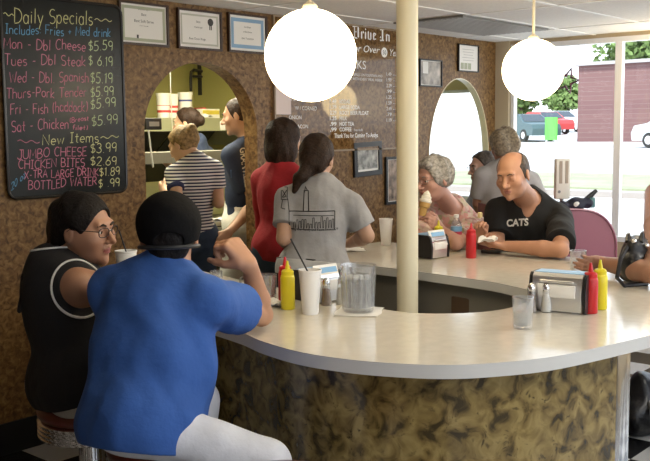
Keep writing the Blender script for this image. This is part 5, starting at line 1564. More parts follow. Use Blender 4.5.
def car(x, y, rz, col, label, sc=1.0):
    o = empty('car', (x, y, gz(x) + 0.0), label, 'car', None, rz)
    paint = mat('car_paint_%d%d%d' % tuple(int(c * 99) for c in col), col, 0.45, coat=0.1)
    side = [(-2.2, 0.30), (-2.25, 0.65), (-2.1, 0.88), (-1.25, 0.98), (-0.55, 1.42), (0.75, 1.45), (1.45, 1.02), (2.1, 0.92), (2.25, 0.6), (2.2, 0.30)]
    bm = bmesh.new()
    vs1 = [bm.verts.new((p[0], -0.85 if p[1] < 1.1 else -0.68, p[1])) for p in side]; vs2 = [bm.verts.new((p[0], 0.85 if p[1] < 1.1 else 0.68, p[1])) for p in side]
    bm.faces.new(vs1); bm.faces.new(vs2[::-1])
    for i in range(len(side)):
        j = (i + 1) % len(side); bm.faces.new((vs1[j], vs1[i], vs2[i], vs2[j]))
    bmesh.ops.recalc_face_normals(bm, faces=bm.faces[:])
    B().frombm(bm).build('body', paint, o)
    GLZ = mat('car_glass', (0.03, 0.04, 0.05), 0.08)
    for s_ in (-1, 1):
        q = B(); q.add([(-1.05, s_ * 0.80, 1.03), (1.25, s_ * 0.80, 1.05), (0.72, s_ * 0.70, 1.38), (-0.48, s_ * 0.70, 1.36)], [(0, 1, 2, 3)]); q.build('side_window', GLZ, o, smooth=0)
    for (a, z0, b_, z1) in ((-1.22, 1.02, -0.60, 1.40), (1.42, 1.06, 0.80, 1.43)):
        q = B(); q.add([(a - 0.01 * (1 if a > 0 else -1) * -1, -0.70, z0), (a, 0.70, z0), (b_, 0.62, z1), (b_, -0.62, z1)], [(0, 1, 2, 3)]); q.build('windscreen', GLZ, o, smooth=0)
    for x_ in (-1.35, 1.35):
        for s_ in (-1, 1):
            wv = B(); wv.lathe([(0, -0.1), (0.30, -0.1), (0.32, -0.06), (0.32, 0.06), (0.30, 0.1), (0, 0.1)], 24, T=Matrix.Translation((x_, s_ * 0.78, 0.32)) @ Matrix.Rotation(math.pi / 2, 4, 'X'))
            wo = wv.build('wheel', mat('tyre', (0.02, 0.02, 0.02), 0.7), o)
            hb = B(); hb.lathe([(0, -0.105), (0.18, -0.105), (0.18, 0.105), (0, 0.105)], 20, T=Matrix.Translation((x_, s_ * 0.78, 0.32)) @ Matrix.Rotation(math.pi / 2, 4, 'X')); hb.build('hubcap', CHROME, wo)
    return o
car(45.63, 13.81, R(72), (0.10, 0.13, 0.20), 'dark blue car parked before the brick building at the right')
car(38.60, 9.63, R(75), (0.55, 0.58, 0.60), 'silver car at the far right edge of the window')
car(44.94, 20.73, R(60), (0.06, 0.11, 0.12), 'dark green car parked left of the brick building, behind the hanging globe')
car(54.73, 24.79, R(60), (0.50, 0.05, 0.05), 'red car parked left of the brick building')
car(58.96, 26.05, R(60), (0.60, 0.64, 0.66), 'pale car beside the corner of the brick building')
o = empty('green_sign', (41.5, 17.35, gz(41.5)), 'small bright green sign board beside the cars outside', 'sign')
B().box((0, 0, 0.75), (0.1, 0.62, 1.1)).build('board', mat('bright_green', (0.12, 0.55, 0.08), 0.5), o, smooth=0)
for s_ in (-1, 1): B().tube([(0, s_ * 0.25, 0), (0, s_ * 0.25, 0.3)], 0.03, 8).build('leg', ALU, o)

LEAF = mat('leaf_green', (0.14, 0.22, 0.06), 0.7, var=0.4, vscale=3); BARK = mat('bark', (0.14, 0.10, 0.07), 0.9)
def tree(x, y, h_, r_, label, seed):
    rg = np.random.RandomState(seed)
    o = empty('leafy_tree', (x, y, gz(x)), label, 'tree', 'trees across the street')
    B().tube([(0, 0, 0), (0.1, 0.05, h_ * 0.35), (0.0, 0.1, h_ * 0.7)], [0.28, 0.2, 0.1], 10).build('trunk', BARK, o)
    n = 2600
    c = rg.normal(size=(26, 3)); c /= np.linalg.norm(c, axis=1)[:, None]; c *= (rg.rand(26) ** 0.4)[:, None] * r_ * 0.8; c[:, 2] = c[:, 2] * 0.8 + h_ * 0.68
    vs = []; fs = []
    for i in range(n):
        k = c[rg.randint(26)]; d = rg.normal(size=3); d /= np.linalg.norm(d); p = k + d * r_ * 0.38 * rg.rand() ** 0.3
        a = rg.normal(size=3); a /= np.linalg.norm(a); b_ = np.cross(a, d); b_ /= np.linalg.norm(b_) + 1e-6; s_ = 0.16 + 0.14 * rg.rand()
        e = len(vs); vs += [tuple(p - a * s_), tuple(p + b_ * s_ * .6), tuple(p + a * s_), tuple(p - b_ * s_ * .6)]; fs.append((e, e + 1, e + 2, e + 3))
    q = B(); q.add(vs, fs); q.build('foliage', LEAF, o, smooth=0)
tree(58.67, 20.27, 7.2, 2.6, 'leafy tree rising behind the right part of the brick building', 3)
tree(70.61, 31.04, 3.6, 1.9, 'leafy tree left of the brick building beyond the cars', 5)
tree(69.88, 34.95, 4.0, 2.2, 'leafy tree behind the hanging globe beyond the street', 8)

# ------------------------------------------------------------------ the people
def skin(name, c): return mat(name, c, 0.45, bump=0.03, bscale=300, var=0.07, vscale=14)
def cloth(name, c, **k): return mat(name, c, k.pop('rough', 0.85), bump=k.pop('bump', 0.45), bscale=k.pop('bscale', 24), var=k.pop('var', 0.10), vscale=k.pop('vscale', 12), **k)
def hairm(name, c):
    m = mat(name, c, 0.55, bump=0.5, bscale=110, var=0.5, vscale=60, spec=0.2)
    return m
DENIM = cloth('denim', (0.025, 0.045, 0.085)); DKPANTS = cloth('dark_trousers', (0.012, 0.012, 0.014)); SHOE = mat('shoe_black', (0.015, 0.015, 0.016), 0.5)
SHOEW = mat('shoe_white', (0.6, 0.6, 0.58), 0.5)
BROWH = hairm('dark_brown_hair', (0.028, 0.015, 0.009)); BLKH = hairm('black_hair', (0.010, 0.008, 0.008)); GREYH = hairm('grey_hair', (0.36, 0.34, 0.31)); BLONDH = hairm('blond_hair', (0.26, 0.17, 0.075)); SALTH = hairm('dark_grey_hair', (0.09, 0.075, 0.065))
BROWM = mat('brow_dark', (0.03, 0.02, 0.015), 0.7); BROWG = mat('brow_grey', (0.25, 0.22, 0.2), 0.7)
CL = V(-0.657, 0.754, 0)

# --- man in the blue shirt
p = Person((1.78, -1.98, 0), 'man in a blue T-shirt and black cap seated with his back to the camera', skin('skin_tan', (0.42, 0.22, 0.135)),
    (1.685, -1.998, 0.774), (1.803, -1.960, 1.177), -28, 27, (1.839, -1.955, 1.276), (50, 4, 0),
    dict(hw=0.19, hd=0.15, ww=0.185, wd=0.145, cw=0.165, cd=0.13, sw=0.153, belly=0.045, neck=0.064, arm=1.02, leg=0.95, l1=0.32, l2=0.27, hand=1.16, srad=0.055, head=1.03), h=0.005, legs='sit', foot_z=0.225,
    armR=dict(e=(2.235, -1.955, 0.972), w=(2.135, -2.007, 1.158), d=UP * 0.75 + CL * 0.6, n=CL * 0.8 - UP * 0.35 + fwd(41) * 0.5, curl=(62, 75, 55), thumb=(0.35, 0.8)),
    armL=dict(w=(2.22, -1.60, 0.975), pole=(-0.6, -0.5, -0.5), n=(0, 0, -1), d=(1, 0.2, 0)),
    legopt=dict(R=-16, L=30, thigh=0.33, kz=-0.05, Lk=(2.02, -1.86, 0.70), Rk=(1.865, -2.335, 0.628)), lips=mat('lips_brown', (0.32, 0.12, 0.10), 0.4))
BLUE = cloth('royal_blue_cotton', (0.030, 0.103, 0.37), var=0.06)
p.shirt('t_shirt', BLUE, 0.018, 0.52, -0.112, 0.066, 0.040, (0.0065, 13, 3), 0.022, flare=0.008)
p.pants('trousers', cloth('white_trousers', (0.66, 0.68, 0.74)), 0.007, 0.95, -0.085, 0.018, (0.004, 16, 5))
p.shoes(SHOE)
p.hair(BLKH, [p.hcap(0.009), ('u', ell(p.Hd(0, -0.062, -0.025), V(0.062, 0.045, 0.055), p.FH), 0.02)], p.face_cut(nape=-0.068))
CAPM = cloth('cap_black', (0.006, 0.006, 0.007), spec=0.12)
cap_o = p.hair(CAPM, [p.hcap(0.019), ('u', ell(p.Hd(0, -0.02, 0.055), V(0.094, 0.112, 0.078), p.FH), 0.02)], [('i', half(p.Hd(0, -0.1, -0.018), p.FH @ nrm(V(0, 0.14, -1)))), ('s', ell(p.Hd(0, -0.115, -0.005), V(0.045, 0.05, 0.026), p.FH), 0.004)], name='cap', wr=None)
b = B(); pts = []
for k in range(15):
    a = R(205 + 130 * k / 14); pts.append(p.Hd(0.095 * math.cos(a), -0.018 + 0.112 * math.sin(a), -0.022) - p.base)
b.tube(pts, 0.0065, 8); b.build('strap', mat('cap_strap', (0.02, 0.022, 0.026), 0.35), p.o)
q = [('u', ell(p.Hd(0, 0.125, 0.035), V(0.075, 0.075, 0.010), p.FH), 0)]
p.cloth('cap_visor', CAPM, q, 0.006, 1, None, p.H - 0.3, p.H + 0.3)
p.brows(BROWM)

# --- woman in the black sleeveless top
p = Person((1.86, -1.47, 0), 'woman in a black sleeveless top with white piping and glasses, turning to her right', skin('skin_tan_woman', (0.42, 0.225, 0.145)),
    (1.85, -1.455, 0.775), (1.795, -1.375, 1.143), -12, -16, (1.876, -1.449, 1.263), (-68, 5, 3),
    dict(hw=0.185, hd=0.15, ww=0.16, wd=0.135, cw=0.165, cd=0.13, sw=0.168, bust=0.085, belly=0.03, neck=0.052, arm=1.15, leg=1.12, hand=0.92, head=1.02), h=0.005, legs='sit', foot_z=0.225,
    armR=dict(w=(2.36, -1.56, 0.975), pole=(0.3, -0.4, -0.8), n=(0, 0, -1), d=(0.9, 0.4, 0), adj=(0, 0.02, 0.0)),
    armL=dict(w=(2.42, -1.33, 0.975), pole=(-0.6, -0.5, -0.5), n=(0, 0, -1), d=(1, -0.2, 0)),
    headopt=dict(cheeks=0.9, jaw=1.08), lips=mat('lips_rose', (0.34, 0.11, 0.10), 0.4), legopt=dict(R=10, L=16, thigh=0.36))
WPIPE = cloth('white_piping', (0.72, 0.72, 0.72)); BTOP = cloth('black_knit', (0.010, 0.010, 0.013))
def piping(c, p=p):
    out = np.zeros(len(c), int)
    for nm, sd in (('R', 1), ('L', -1)):
        u = p.FC[:, 0] * sd
        d = ell(p.sh[nm] + u * 0.035 - p.sp * 0.01, V(0.05, 0.085, 0.095), p.FC)(c)
        out[d < 0.0065] = 1
    d = ell(p.N + p.FC @ V(0, 0.022, 0.045 - 0.03), V(0.075, 0.075 * 0.95, 0.07), p.FC)(c)
    out[d < 0.006] = 1
    return out
p.shirt('sleeveless_top', BTOP, 0.014, 0, -0.085, 0.075, 0.03, (0.003, 14, 4), flare=0.012)
seqw = p.shirt_seq
for nm, sd in (('R', 1), ('L', -1)):
    u = p.FC[:, 0] * sd
    ring = [p.sh[nm] + u * 0.035 - p.sp * 0.01 + p.FC[:, 1] * 0.088 * math.cos(a) + p.sp * 0.098 * math.sin(a) for a in np.linspace(0, 2 * math.pi, 44)[:-1]]
    pts = p.onto(seqw, ring, -u, 0.0, 0.12) - p.base
    ok = (np.abs(field(seqw, pts + p.base)) < 0.004) & (np.linalg.norm(pts + p.base - p.sh[nm], axis=1) < 0.14)
    n_ = len(ok); st0 = 0
    if not ok.all():      # start just after the longest gap, so that the run stays in one piece
        runs = []; k = 0
        for s0 in range(n_):
            if ok[s0] and not ok[s0 - 1]:
                L_ = 0
                while ok[(s0 + L_) % n_] and L_ < n_: L_ += 1
                runs.append((L_, s0))
        L_, st0 = max(runs) if runs else (0, 0)
    else: L_ = n_
    keep = [tuple(pts[(st0 + k) % n_]) for k in range(L_)]
    if L_ > 3:
        b = B(); b.tube(keep, 0.0045, 6, bool(ok.all())); b.build('armhole_piping', WPIPE, p.o)
ring = [p.N + p.FC @ V(0.080 * math.cos(a), 0.020 + 0.076 * math.sin(a), 0.20) for a in np.linspace(0, 2 * math.pi, 44)[:-1]]
pts = p.onto(seqw, ring, -p.sp, 0.0, 0.0) - p.base
pts = [tuple(x) for x in pts if abs(field(seqw, (x + p.base)[None])[0]) < 0.004 and np.linalg.norm(x + p.base - p.N) < 0.16]
if len(pts) > 6:
    b = B(); b.tube(pts, 0.0045, 6, True); b.build('neck_piping', WPIPE, p.o)
pip = ribbon([(-0.02, 0.035), (-0.052, -0.06), (-0.035, -0.12), (-0.02, -0.26), (0.0, -0.42)], 0.006, 14)
p.print_on('piping', WPIPE, seqw, pip[0], pip[1], p.N + p.FC @ V(0.075, -0.25, -0.01), rgt(25), UP, fwd(25), out=0.0025)
p.pants('trousers', cloth('khaki_cotton', (0.42, 0.40, 0.36)), 0.009, 0.95, -0.07, 0.015)
p.shoes(SHOEW)
p.hair(BLKH, [p.hcap(0.014), ('u', ell(p.Hd(0, -0.075, -0.02), V(0.062, 0.05, 0.07), p.FH), 0.03),
    ('u', cap(p.Hd(0, -0.10, -0.01), p.Hd(-0.01, -0.125, -0.085), 0.030, 0.030), 0.03), ('u', cap(p.Hd(-0.01, -0.125, -0.085), p.N - p.FC[:, 1] * 0.085 - UP * 0.02 + p.FC[:, 0] * 0.00, 0.032, 0.024), 0.02),
    ('u', cap(p.N - p.FC[:, 1] * 0.085 - UP * 0.02 + p.FC[:, 0] * 0.00, p.N - p.FC[:, 1] * 0.125 - UP * 0.12 + p.FC[:, 0] * 0.01, 0.024, 0.008), 0.02)],
    [('s', half(p.Hd(0, 0.075, 0.088), -(p.FH @ nrm(V(0, 1, -0.62)))), 0.004)] if False else [('s', ell(p.Hd(0, 0.088, -0.03), V(0.085, 0.075, 0.115), p.FH), 0.006), ('s', ell(p.Hd(0.088, 0.012, -0.05), V(0.025, 0.042, 0.075), p.FH), 0.006), ('s', ell(p.Hd(-0.088, 0.012, -0.05), V(0.025, 0.042, 0.075), p.FH), 0.006)], name='ponytail_hair')
p.brows(BROWM); p.specs(mat('dark_frames', (0.03, 0.02, 0.02), 0.3, 0.4))

# --- girl in the striped shirt
STRIPE = bpy.data.materials.new('navy_stripe'); STRIPE.use_nodes = True
nt = STRIPE.node_tree; bs = nt.nodes['Principled BSDF']; t_ = nt.nodes.new('ShaderNodeTexCoord'); wv = nt.nodes.new('ShaderNodeTexWave'); wv.bands_direction = 'Z'
wv.inputs['Scale'].default_value = 0.3142 / 0.0205 * 1.0; wv.inputs['Distortion'].default_value = 0.15; wv.inputs['Detail'].default_value = 1
rr = ramp(nt, [(0.42, (0.018, 0.02, 0.06)), (0.50, (0.72, 0.71, 0.66))])
nt.links.new(t_.outputs['Object'], wv.inputs['Vector']); nt.links.new(wv.outputs['Fac'], rr.inputs[0]); nt.links.new(rr.outputs[0], bs.inputs['Base Color']); bs.inputs['Roughness'].default_value = 0.9
SK = skin('skin_fair', (0.56, 0.34, 0.22)); LIPS = mat('lips_pink', (0.44, 0.19, 0.15), 0.45)
p = Person((3.92, 0.36, 0), 'girl in a navy and white striped shirt and jeans working in the kitchen arch', SK,
    (3.92, 0.36, 0.96), (3.799, 0.169, 1.432), 68, 72, (3.775, 0.241, 1.518), (100, 24, 0),
    dict(hw=0.155, hd=0.105, ww=0.122, wd=0.095, cw=0.14, cd=0.10, sw=0.138, bust=0.055, neck=0.046, arm=0.86, leg=0.92, hand=0.9, head=0.95, srad=0.046),
    armL=dict(e=(3.644, 0.155, 1.195), w=(3.712, 0.359, 1.239)), armR=dict(e=(3.961, 0.138, 1.157), w=(4.032, 0.367, 1.189)), lips=LIPS)
p.shirt('striped_shirt', STRIPE, 0.010, 0.50, 0.06, 0.062, 0.03, (0.003, 18, 3), 0.010)
TRIM = cloth('navy_trim', (0.015, 0.02, 0.07))
for nm in 'RL':
    S, E_ = p.sh[nm], p.el[nm]; u = nrm(E_ - S); e = S + (E_ - S) * 0.49
    p.cloth('sleeve_cuff', TRIM, [('u', cap(e - u * 0.004, e + u * 0.010, 0.054, 0.053), 0), ('i', half(e + u * 0.018, u)), ('i', half(e - u * 0.010, -u))], 0.005, 1, None, e - 0.1, e + 0.1)
q = list(p.torso) + [('o', 0.007), ('i', half(p.P + p.sp * 0.035, -p.sp)), ('i', half(p.P + p.sp * 0.10, p.sp))]
p.cloth('undershirt', cloth('white_cotton', (0.70, 0.69, 0.66)), q)
p.pants('jeans', DENIM, 0.010, 0.97, 0.06, 0.012); p.shoes(SHOEW)
p.hair(BLONDH, [p.hcap(0.012), ('u', ell(p.Hd(0, -0.105, 0.065), V(0.038, 0.032, 0.042), p.FH), 0.02)], p.face_cut(nape=-0.05))
p.brows(BROWM)

# --- dark haired cook at the back
NAVY = cloth('navy_cotton', (0.020, 0.032, 0.068))
p = Person((4.80, 1.41, 0), 'dark haired cook in a navy T-shirt facing left behind the kitchen worktable', SK,
    (4.80, 1.41, 0.98), (4.870, 1.372, 1.518), 112, 108, (4.818, 1.425, 1.667), (124, 8, 0),
    dict(hw=0.16, hd=0.115, ww=0.135, wd=0.105, cw=0.15, cd=0.115, sw=0.16, bust=0.06, neck=0.05, arm=1.0, hand=0.9, head=0.98),
    armL=dict(e=(4.864, 1.108, 1.265), w=(4.608, 1.093, 1.247)), armR=dict(e=(4.841, 1.600, 1.303), w=(4.611, 1.499, 1.414)), lips=LIPS)
p.shirt('t_shirt', NAVY, 0.013, 0.55, -0.08, 0.062, 0.03, (0.004, 16, 6), 0.014)
p.pants('trousers', DKPANTS); p.shoes(SHOE)
p.hair(BROWH, [p.hcap(0.010), ('u', sph(p.Hd(0, -0.115, 0.01), 0.038), 0.02)], p.face_cut(nape=-0.06))
p.brows(BROWM)

# --- cook at the right of the arch
p = Person((4.44, 0.40, 0), 'short haired cook in a navy T-shirt with white letters and a white apron', skin('skin_olive', (0.42, 0.24, 0.15)),
    (4.45, 0.40, 1.0), (4.421, 0.329, 1.539), 96, 95, (4.366, 0.374, 1.700), (122, 10, 0),
    dict(hw=0.165, hd=0.12, ww=0.15, wd=0.115, cw=0.165, cd=0.125, sw=0.18, neck=0.056, arm=1.05), 
    armL=dict(e=(4.395, 0.247, 1.124), w=(4.088, 0.188, 0.959), d=nrm(V(*(4.000, 0.199, 0.876)) - V(*(4.088, 0.188, 0.959))), n=(0.7, 0.7, 0)), armR=dict(e=(4.80, 0.42, 1.10), w=(4.62, 0.60, 1.02)), lips=LIPS, headopt=dict(nose=1.1))
p.shirt('t_shirt', NAVY, 0.014, 0.62, -0.02, 0.066, 0.03, (0.005, 14, 8), 0.018)
vs, fs = text_mesh('GRANVILLE', 0.055, 0.001, width=0.26)
p.print_on('lettering', mat('white_print', (0.70, 0.70, 0.68), 0.7), p.shirt_seq, vs, fs, np.array((4.287, 0.278, 1.495)), V(0.10, -0.08, -1.0) / 1.01, nrm(V(0.657, -0.754, 0.1)), fwd(41), out=0.003)
lb = [(-0.02, -0.025), (0.07, -0.025), (0.07, 0.03), (-0.02, 0.03)]
p.print_on('patch', mat('blue_print', (0.10, 0.18, 0.36), 0.7), p.shirt_seq, lb, [(0, 1, 2, 3)], np.array((4.246, 0.297, 1.324)), rgt(41), UP, fwd(41), out=0.004)
p.pants('apron', cloth('white_apron', (0.72, 0.70, 0.62)), 0.020, 0.72, 0.10, 0.03, (0.007, 12, 3)); p.shoes(SHOE)
p.hair(BROWH, [p.hcap(0.007)], p.face_cut(0.06, 0.09, 0.45, -0.06), wr=(0.0015, 90, 3))
p.brows(BROWM)

# --- waitress in red
p = Person((3.95, -0.43, 0), 'dark haired waitress in a red shirt standing before the menu wall', SK,
    (3.94, -0.43, 0.94), (3.925, -0.441, 1.395), 5, 3, (3.950, -0.445, 1.545), (-8, 8, 0),
    dict(hw=0.16, hd=0.115, ww=0.128, wd=0.10, cw=0.145, cd=0.11, sw=0.155, bust=0.065, neck=0.047, arm=0.92, leg=0.95, hand=0.9, head=0.98),
    armR=dict(w=(4.20, -0.56, 1.06), pole=(0.3, -0.7, -0.6)), armL=dict(w=(4.22, -0.30, 1.10), pole=(-0.3, -0.7, -0.6)), lips=LIPS)
RED = cloth('red_cotton', (0.36, 0.014, 0.022))
p.shirt('red_shirt', RED, 0.013, 1.35, -0.08, 0.064, 0.03, (0.004, 16, 2), 0.012, flare=0.01)
p.pants('jeans', cloth('blue_denim', (0.06, 0.095, 0.14)), 0.010, 0.97, 0.06, 0.014); p.shoes(SHOE)
p.hair(BROWH, [p.hcap(0.016), ('u', ell(p.Hd(0, -0.045, -0.05), V(0.090, 0.070, 0.105), p.FH), 0.03), ('u', ell(p.Hd(0.066, 0.0, -0.06), V(0.026, 0.05, 0.085), p.FH), 0.02), ('u', ell(p.Hd(-0.066, 0.0, -0.06), V(0.026, 0.05, 0.085), p.FH), 0.02)],
    [('s', ell(p.Hd(0, 0.095, -0.04), V(0.070, 0.068, 0.12), p.FH), 0.006)], h=0.006)
p.brows(BROWM)

# --- waitress in grey
p = Person((3.43, -1.13, 0), 'waitress in a grey T-shirt with a printed drawing on the back', skin('skin_fair_b', (0.52, 0.31, 0.21)),
    (3.43, -1.13, 0.93), (3.513, -1.112, 1.321), 40, 38, (3.526, -1.075, 1.455), (26, 10, 3),
    dict(hw=0.165, hd=0.12, ww=0.128, wd=0.10, cw=0.148, cd=0.11, sw=0.160, bust=0.06, neck=0.046, arm=0.98, leg=0.95, hand=0.92, head=0.98), h=0.005,
    armR=dict(e=(3.643, -1.302, 1.073), w=(3.722, -1.126, 1.017), d=(0.2, 1, -0.2), n=(0, 0, -1)), armL=dict(e=(3.310, -1.043, 1.076), w=(3.496, -0.929, 1.010), d=fwd(30), n=(0, 0, -1)), lips=LIPS)
GREYT = cloth('heather_grey', (0.33, 0.33, 0.34))
p.shirt('grey_t_shirt', GREYT, 0.014, 0.62, -0.02, 0.064, 0.025, (0.004, 15, 5), 0.018)
gs = p.shirt_seq
DR = [ribbon([(-0.075, 0.0), (0.150, 0.0)], 0.005, 16), ribbon([(-0.082, 0.06), (-0.075, 0.0), (-0.075, -0.085)], 0.004), ribbon([(-0.095, -0.085), (0.155, -0.092)], 0.004, 16), ribbon([(-0.055, -0.02), (0.145, -0.022)], 0.003, 16), ribbon([(0.150, 0.0), (0.148, -0.09)], 0.004),
      ribbon([(-0.005, 0.0), (0.0, 0.10), (0.02, 0.10), (0.022, 0.0)], 0.005), ribbon([(0.002, 0.09), (0.006, 0.12), (0.016, 0.10)], 0.004),
      ribbon([(-0.115, 0.115), (-0.085, 0.115), (-0.085, 0.055), (-0.115, 0.055), (-0.115, 0.115)], 0.004), ribbon([(-0.108, 0.055), (-0.115, 0.015), (-0.095, 0.01)], 0.004), ribbon([(-0.11, 0.10), (-0.09, 0.07), (-0.11, 0.065), (-0.088, 0.10)], 0.004)]
rg = random.Random(3)
for k in range(15):
    x = -0.055 + k * 0.0135; hgt = 0.02 + rg.random() * 0.035
    DR.append(ribbon([(x, -0.082), (x + 0.002, -0.082 + hgt), (x + 0.009, -0.080 + hgt), (x + 0.010, -0.082)], 0.003, 3))
vs, fs = merge2(*DR)
INKP = mat('print_ink', (0.03, 0.03, 0.035), 0.7)
p.print_on('drawing_print', INKP, gs, vs, fs, np.array((3.328, -1.163, 1.210)), rgt(41), UP, fwd(41), out=0.0025)
vs, fs = text_mesh('Serving Our Family and Yours Since 1979', 0.016, 0.0002, width=0.25)
p.print_on('lettering', INKP, gs, vs, fs, np.array((3.265, -1.106, 1.117)), rgt(41), UP, fwd(41), out=0.0025)
q = list(p.torso) + [('o', 0.018), ('i', half(p.P + p.sp * 0.02, p.sp)), ('i', half(p.P - p.sp * 0.055, -p.sp))]
p.cloth('apron_band', cloth('grey_apron', (0.44, 0.44, 0.44)), q)
b = B(); pts = []
for k in range(25):
    a = 2 * math.pi * k / 24; pts.append(p.P + p.sp * 0.022 + p.FP @ V(0.185 * math.cos(a), 0.142 * math.sin(a), 0) - p.base)
b.tube(pts[:-1], 0.006, 8, True); b.build('apron_tie', BLACK, p.o)
p.pants('trousers', DKPANTS, 0.012, 0.96, 0.0, 0.014); p.shoes(SHOE)
p.hair(BROWH, [p.hcap(0.014), ('u', ell(p.Hd(0, -0.07, -0.02), V(0.066, 0.05, 0.07), p.FH), 0.03), ('u', cap(p.Hd(-0.01, -0.10, -0.03), p.Hd(-0.045, -0.12, -0.11), 0.036, 0.032), 0.03), ('u', cap(p.Hd(-0.045, -0.12, -0.11), p.Hd(-0.07, -0.125, -0.18), 0.030, 0.012), 0.02)], p.face_cut(nape=-0.2), name='ponytail_hair')
p.brows(BROWM)

# --- older woman with the cone
SKP = skin('skin_pink', (0.56, 0.31, 0.24))
FLO = bpy.data.materials.new('floral_print'); FLO.use_nodes = True
nt = FLO.node_tree; bs = nt.nodes['Principled BSDF']; t_ = nt.nodes.new('ShaderNodeTexCoord'); vr = nt.nodes.new('ShaderNodeTexVoronoi'); vr.inputs['Scale'].default_value = 42; nz_ = nt.nodes.new('ShaderNodeTexNoise'); nz_.inputs['Scale'].default_value = 30
rr = ramp(nt, [(0.0, (0.62, 0.50, 0.44)), (0.30, (0.62, 0.26, 0.24)), (0.48, (0.66, 0.52, 0.44)), (0.62, (0.34, 0.32, 0.16)), (0.78, (0.70, 0.58, 0.50)), (1.0, (0.45, 0.20, 0.20))])
sp_ = nt.nodes.new('ShaderNodeSeparateXYZ'); nt.links.new(t_.outputs['Object'], vr.inputs['Vector']); nt.links.new(vr.outputs['Color'], sp_.inputs[0]); nt.links.new(sp_.outputs[0], rr.inputs[0]); nt.links.new(rr.outputs[0], bs.inputs['Base Color']); bs.inputs['Roughness'].default_value = 0.8
p = Person((4.93, -0.88, 0), 'older woman with short grey hair and floral blouse eating a soft ice cream cone', SKP,
    (4.90, -0.90, 0.775), (4.768, -1.084, 1.127), 190, 196, (4.504, -1.118, 1.310), (166, 8, 0),
    dict(hw=0.175, hd=0.135, ww=0.16, wd=0.125, cw=0.16, cd=0.125, sw=0.165, bust=0.08, belly=0.03, neck=0.052, arm=1.05, hand=0.95, head=1.07), h=0.005, legs='sit', foot_z=0.225,
    armL=dict(e=(4.387, -1.347, 0.968), w=(4.452, -1.196, 1.032), d=nrm(V(*(4.299, -1.218, 1.137)) - V(*(4.463, -1.209, 1.032))), n=nrm(V(-0.3, 0.9, 0.2)), curl=(35, 45, 35)),
    armR=dict(e=(4.224, -1.203, 0.968), w=(4.408, -1.087, 1.018), d=(-0.15, -0.25, 1), n=(-0.2, -1, 0.1), curl=(35, 50, 40)), lips=LIPS, headopt=dict(mouth_open=0.010, jaw=1.05), legopt=dict(thigh=0.30))
p.shirt('floral_blouse', FLO, 0.014, 0.8, -0.06, 0.072, 0.045, (0.004, 16, 7), 0.02, flare=0.01)
p.pants('trousers', cloth('pale_trousers', (0.40, 0.38, 0.36))); p.shoes(SHOEW)
p.hair(GREYH, [p.hcap(0.014), ('u', ell(p.Hd(0, -0.04, 0.025), V(0.094, 0.086, 0.088), p.FH), 0.02), ('u', cap(p.Hd(-0.05, 0.075, 0.098), p.Hd(0.05, 0.07, 0.10), 0.022), 0.02)], [('s', ell(p.Hd(0, 0.098, -0.025), V(0.088, 0.075, 0.108) * 1.06, p.FH), 0.006), ('s', ell(p.Hd(0.10, 0.01, -0.05), V(0.03, 0.035, 0.06) * 1.1, p.FH), 0.006), ('s', ell(p.Hd(-0.10, 0.01, -0.05), V(0.03, 0.035, 0.06) * 1.1, p.FH), 0.006), ('i', half(p.Hd(0, 0, -0.07), p.FH @ V(0, 0, -1)))], wr=(0.006, 45, 3))
p.brows(BROWG, 0.003); p.specs(mat('thin_frames', (0.25, 0.2, 0.18), 0.3, 0.6))
cpos = V(*(4.248, -1.213, 1.185))
co = empty('ice_cream_cone', tuple(cpos - UP * 0.06), 'white soft ice cream in a wafer cone held to the mouth of the older woman', 'ice cream')
co.rotation_euler = (R(6), R(14), 0)
B().lathe([(0, 0.0), (0.018, 0.0), (0.022, 0.045), (0.030, 0.05), (0.032, 0.078), (0.028, 0.078), (0, 0.070)], 28).build('wafer', mat('wafer', (0.55, 0.33, 0.10), 0.7), co)
B().lathe([(0.031, 0.074), (0.036, 0.083), (0.034, 0.094), (0.029, 0.097), (0.030, 0.105), (0.027, 0.114), (0.021, 0.117), (0.021, 0.124), (0.014, 0.133), (0.006, 0.142), (0, 0.145)], 28).build('ice_cream', mat('ice_cream', (0.86, 0.82, 0.70), 0.45), co)

# --- man in the black polo
p = Person((4.93, -1.47, 0), 'balding man in a black polo shirt eating at the far side of the counter', skin('skin_ruddy', (0.52, 0.27, 0.17)),
    (4.92, -1.47, 0.775), (4.771, -1.596, 1.196), 186, 203, (4.542, -1.615, 1.343), (186, 14, 4),
    dict(hw=0.18, hd=0.14, ww=0.17, wd=0.135, cw=0.175, cd=0.135, sw=0.175, belly=0.03, neck=0.060, arm=1.08, leg=1.0, l1=0.31, l2=0.27, hand=1.0, head=1.06, srad=0.055), h=0.005, legs='sit', foot_z=0.225,
    armL=dict(e=(4.424, -1.969, 0.972), w=(4.407, -1.660, 0.972), d=nrm(V(*(4.393, -1.531, 0.975)) - V(*(4.407, -1.660, 0.972))), n=(-0.1, 0.5, 0.8), curl=(35, 45, 35)),
    armR=dict(e=(4.616, -1.475, 0.972), w=(4.464, -1.462, 0.986), d=nrm(V(-0.15, -0.15, 1)), n=(-0.9, -0.2, 0.2), curl=(50, 55, 40), thumb=(0.45, 0.7)), lips=LIPS, headopt=dict(jaw=1.12, closed=True, nose=1.15), legopt=dict(thigh=0.30), blank_eyes=False)
POLO = cloth('black_cotton', (0.010, 0.010, 0.011))
p.shirt('polo_shirt', POLO, 0.016, 0.78, -0.06, 0.068, 0.035, (0.006, 14, 3), 0.018, vneck=0.05)
ps = p.shirt_seq
vs, fs = text_mesh('CATS', 0.056, 0.002, width=0.115)
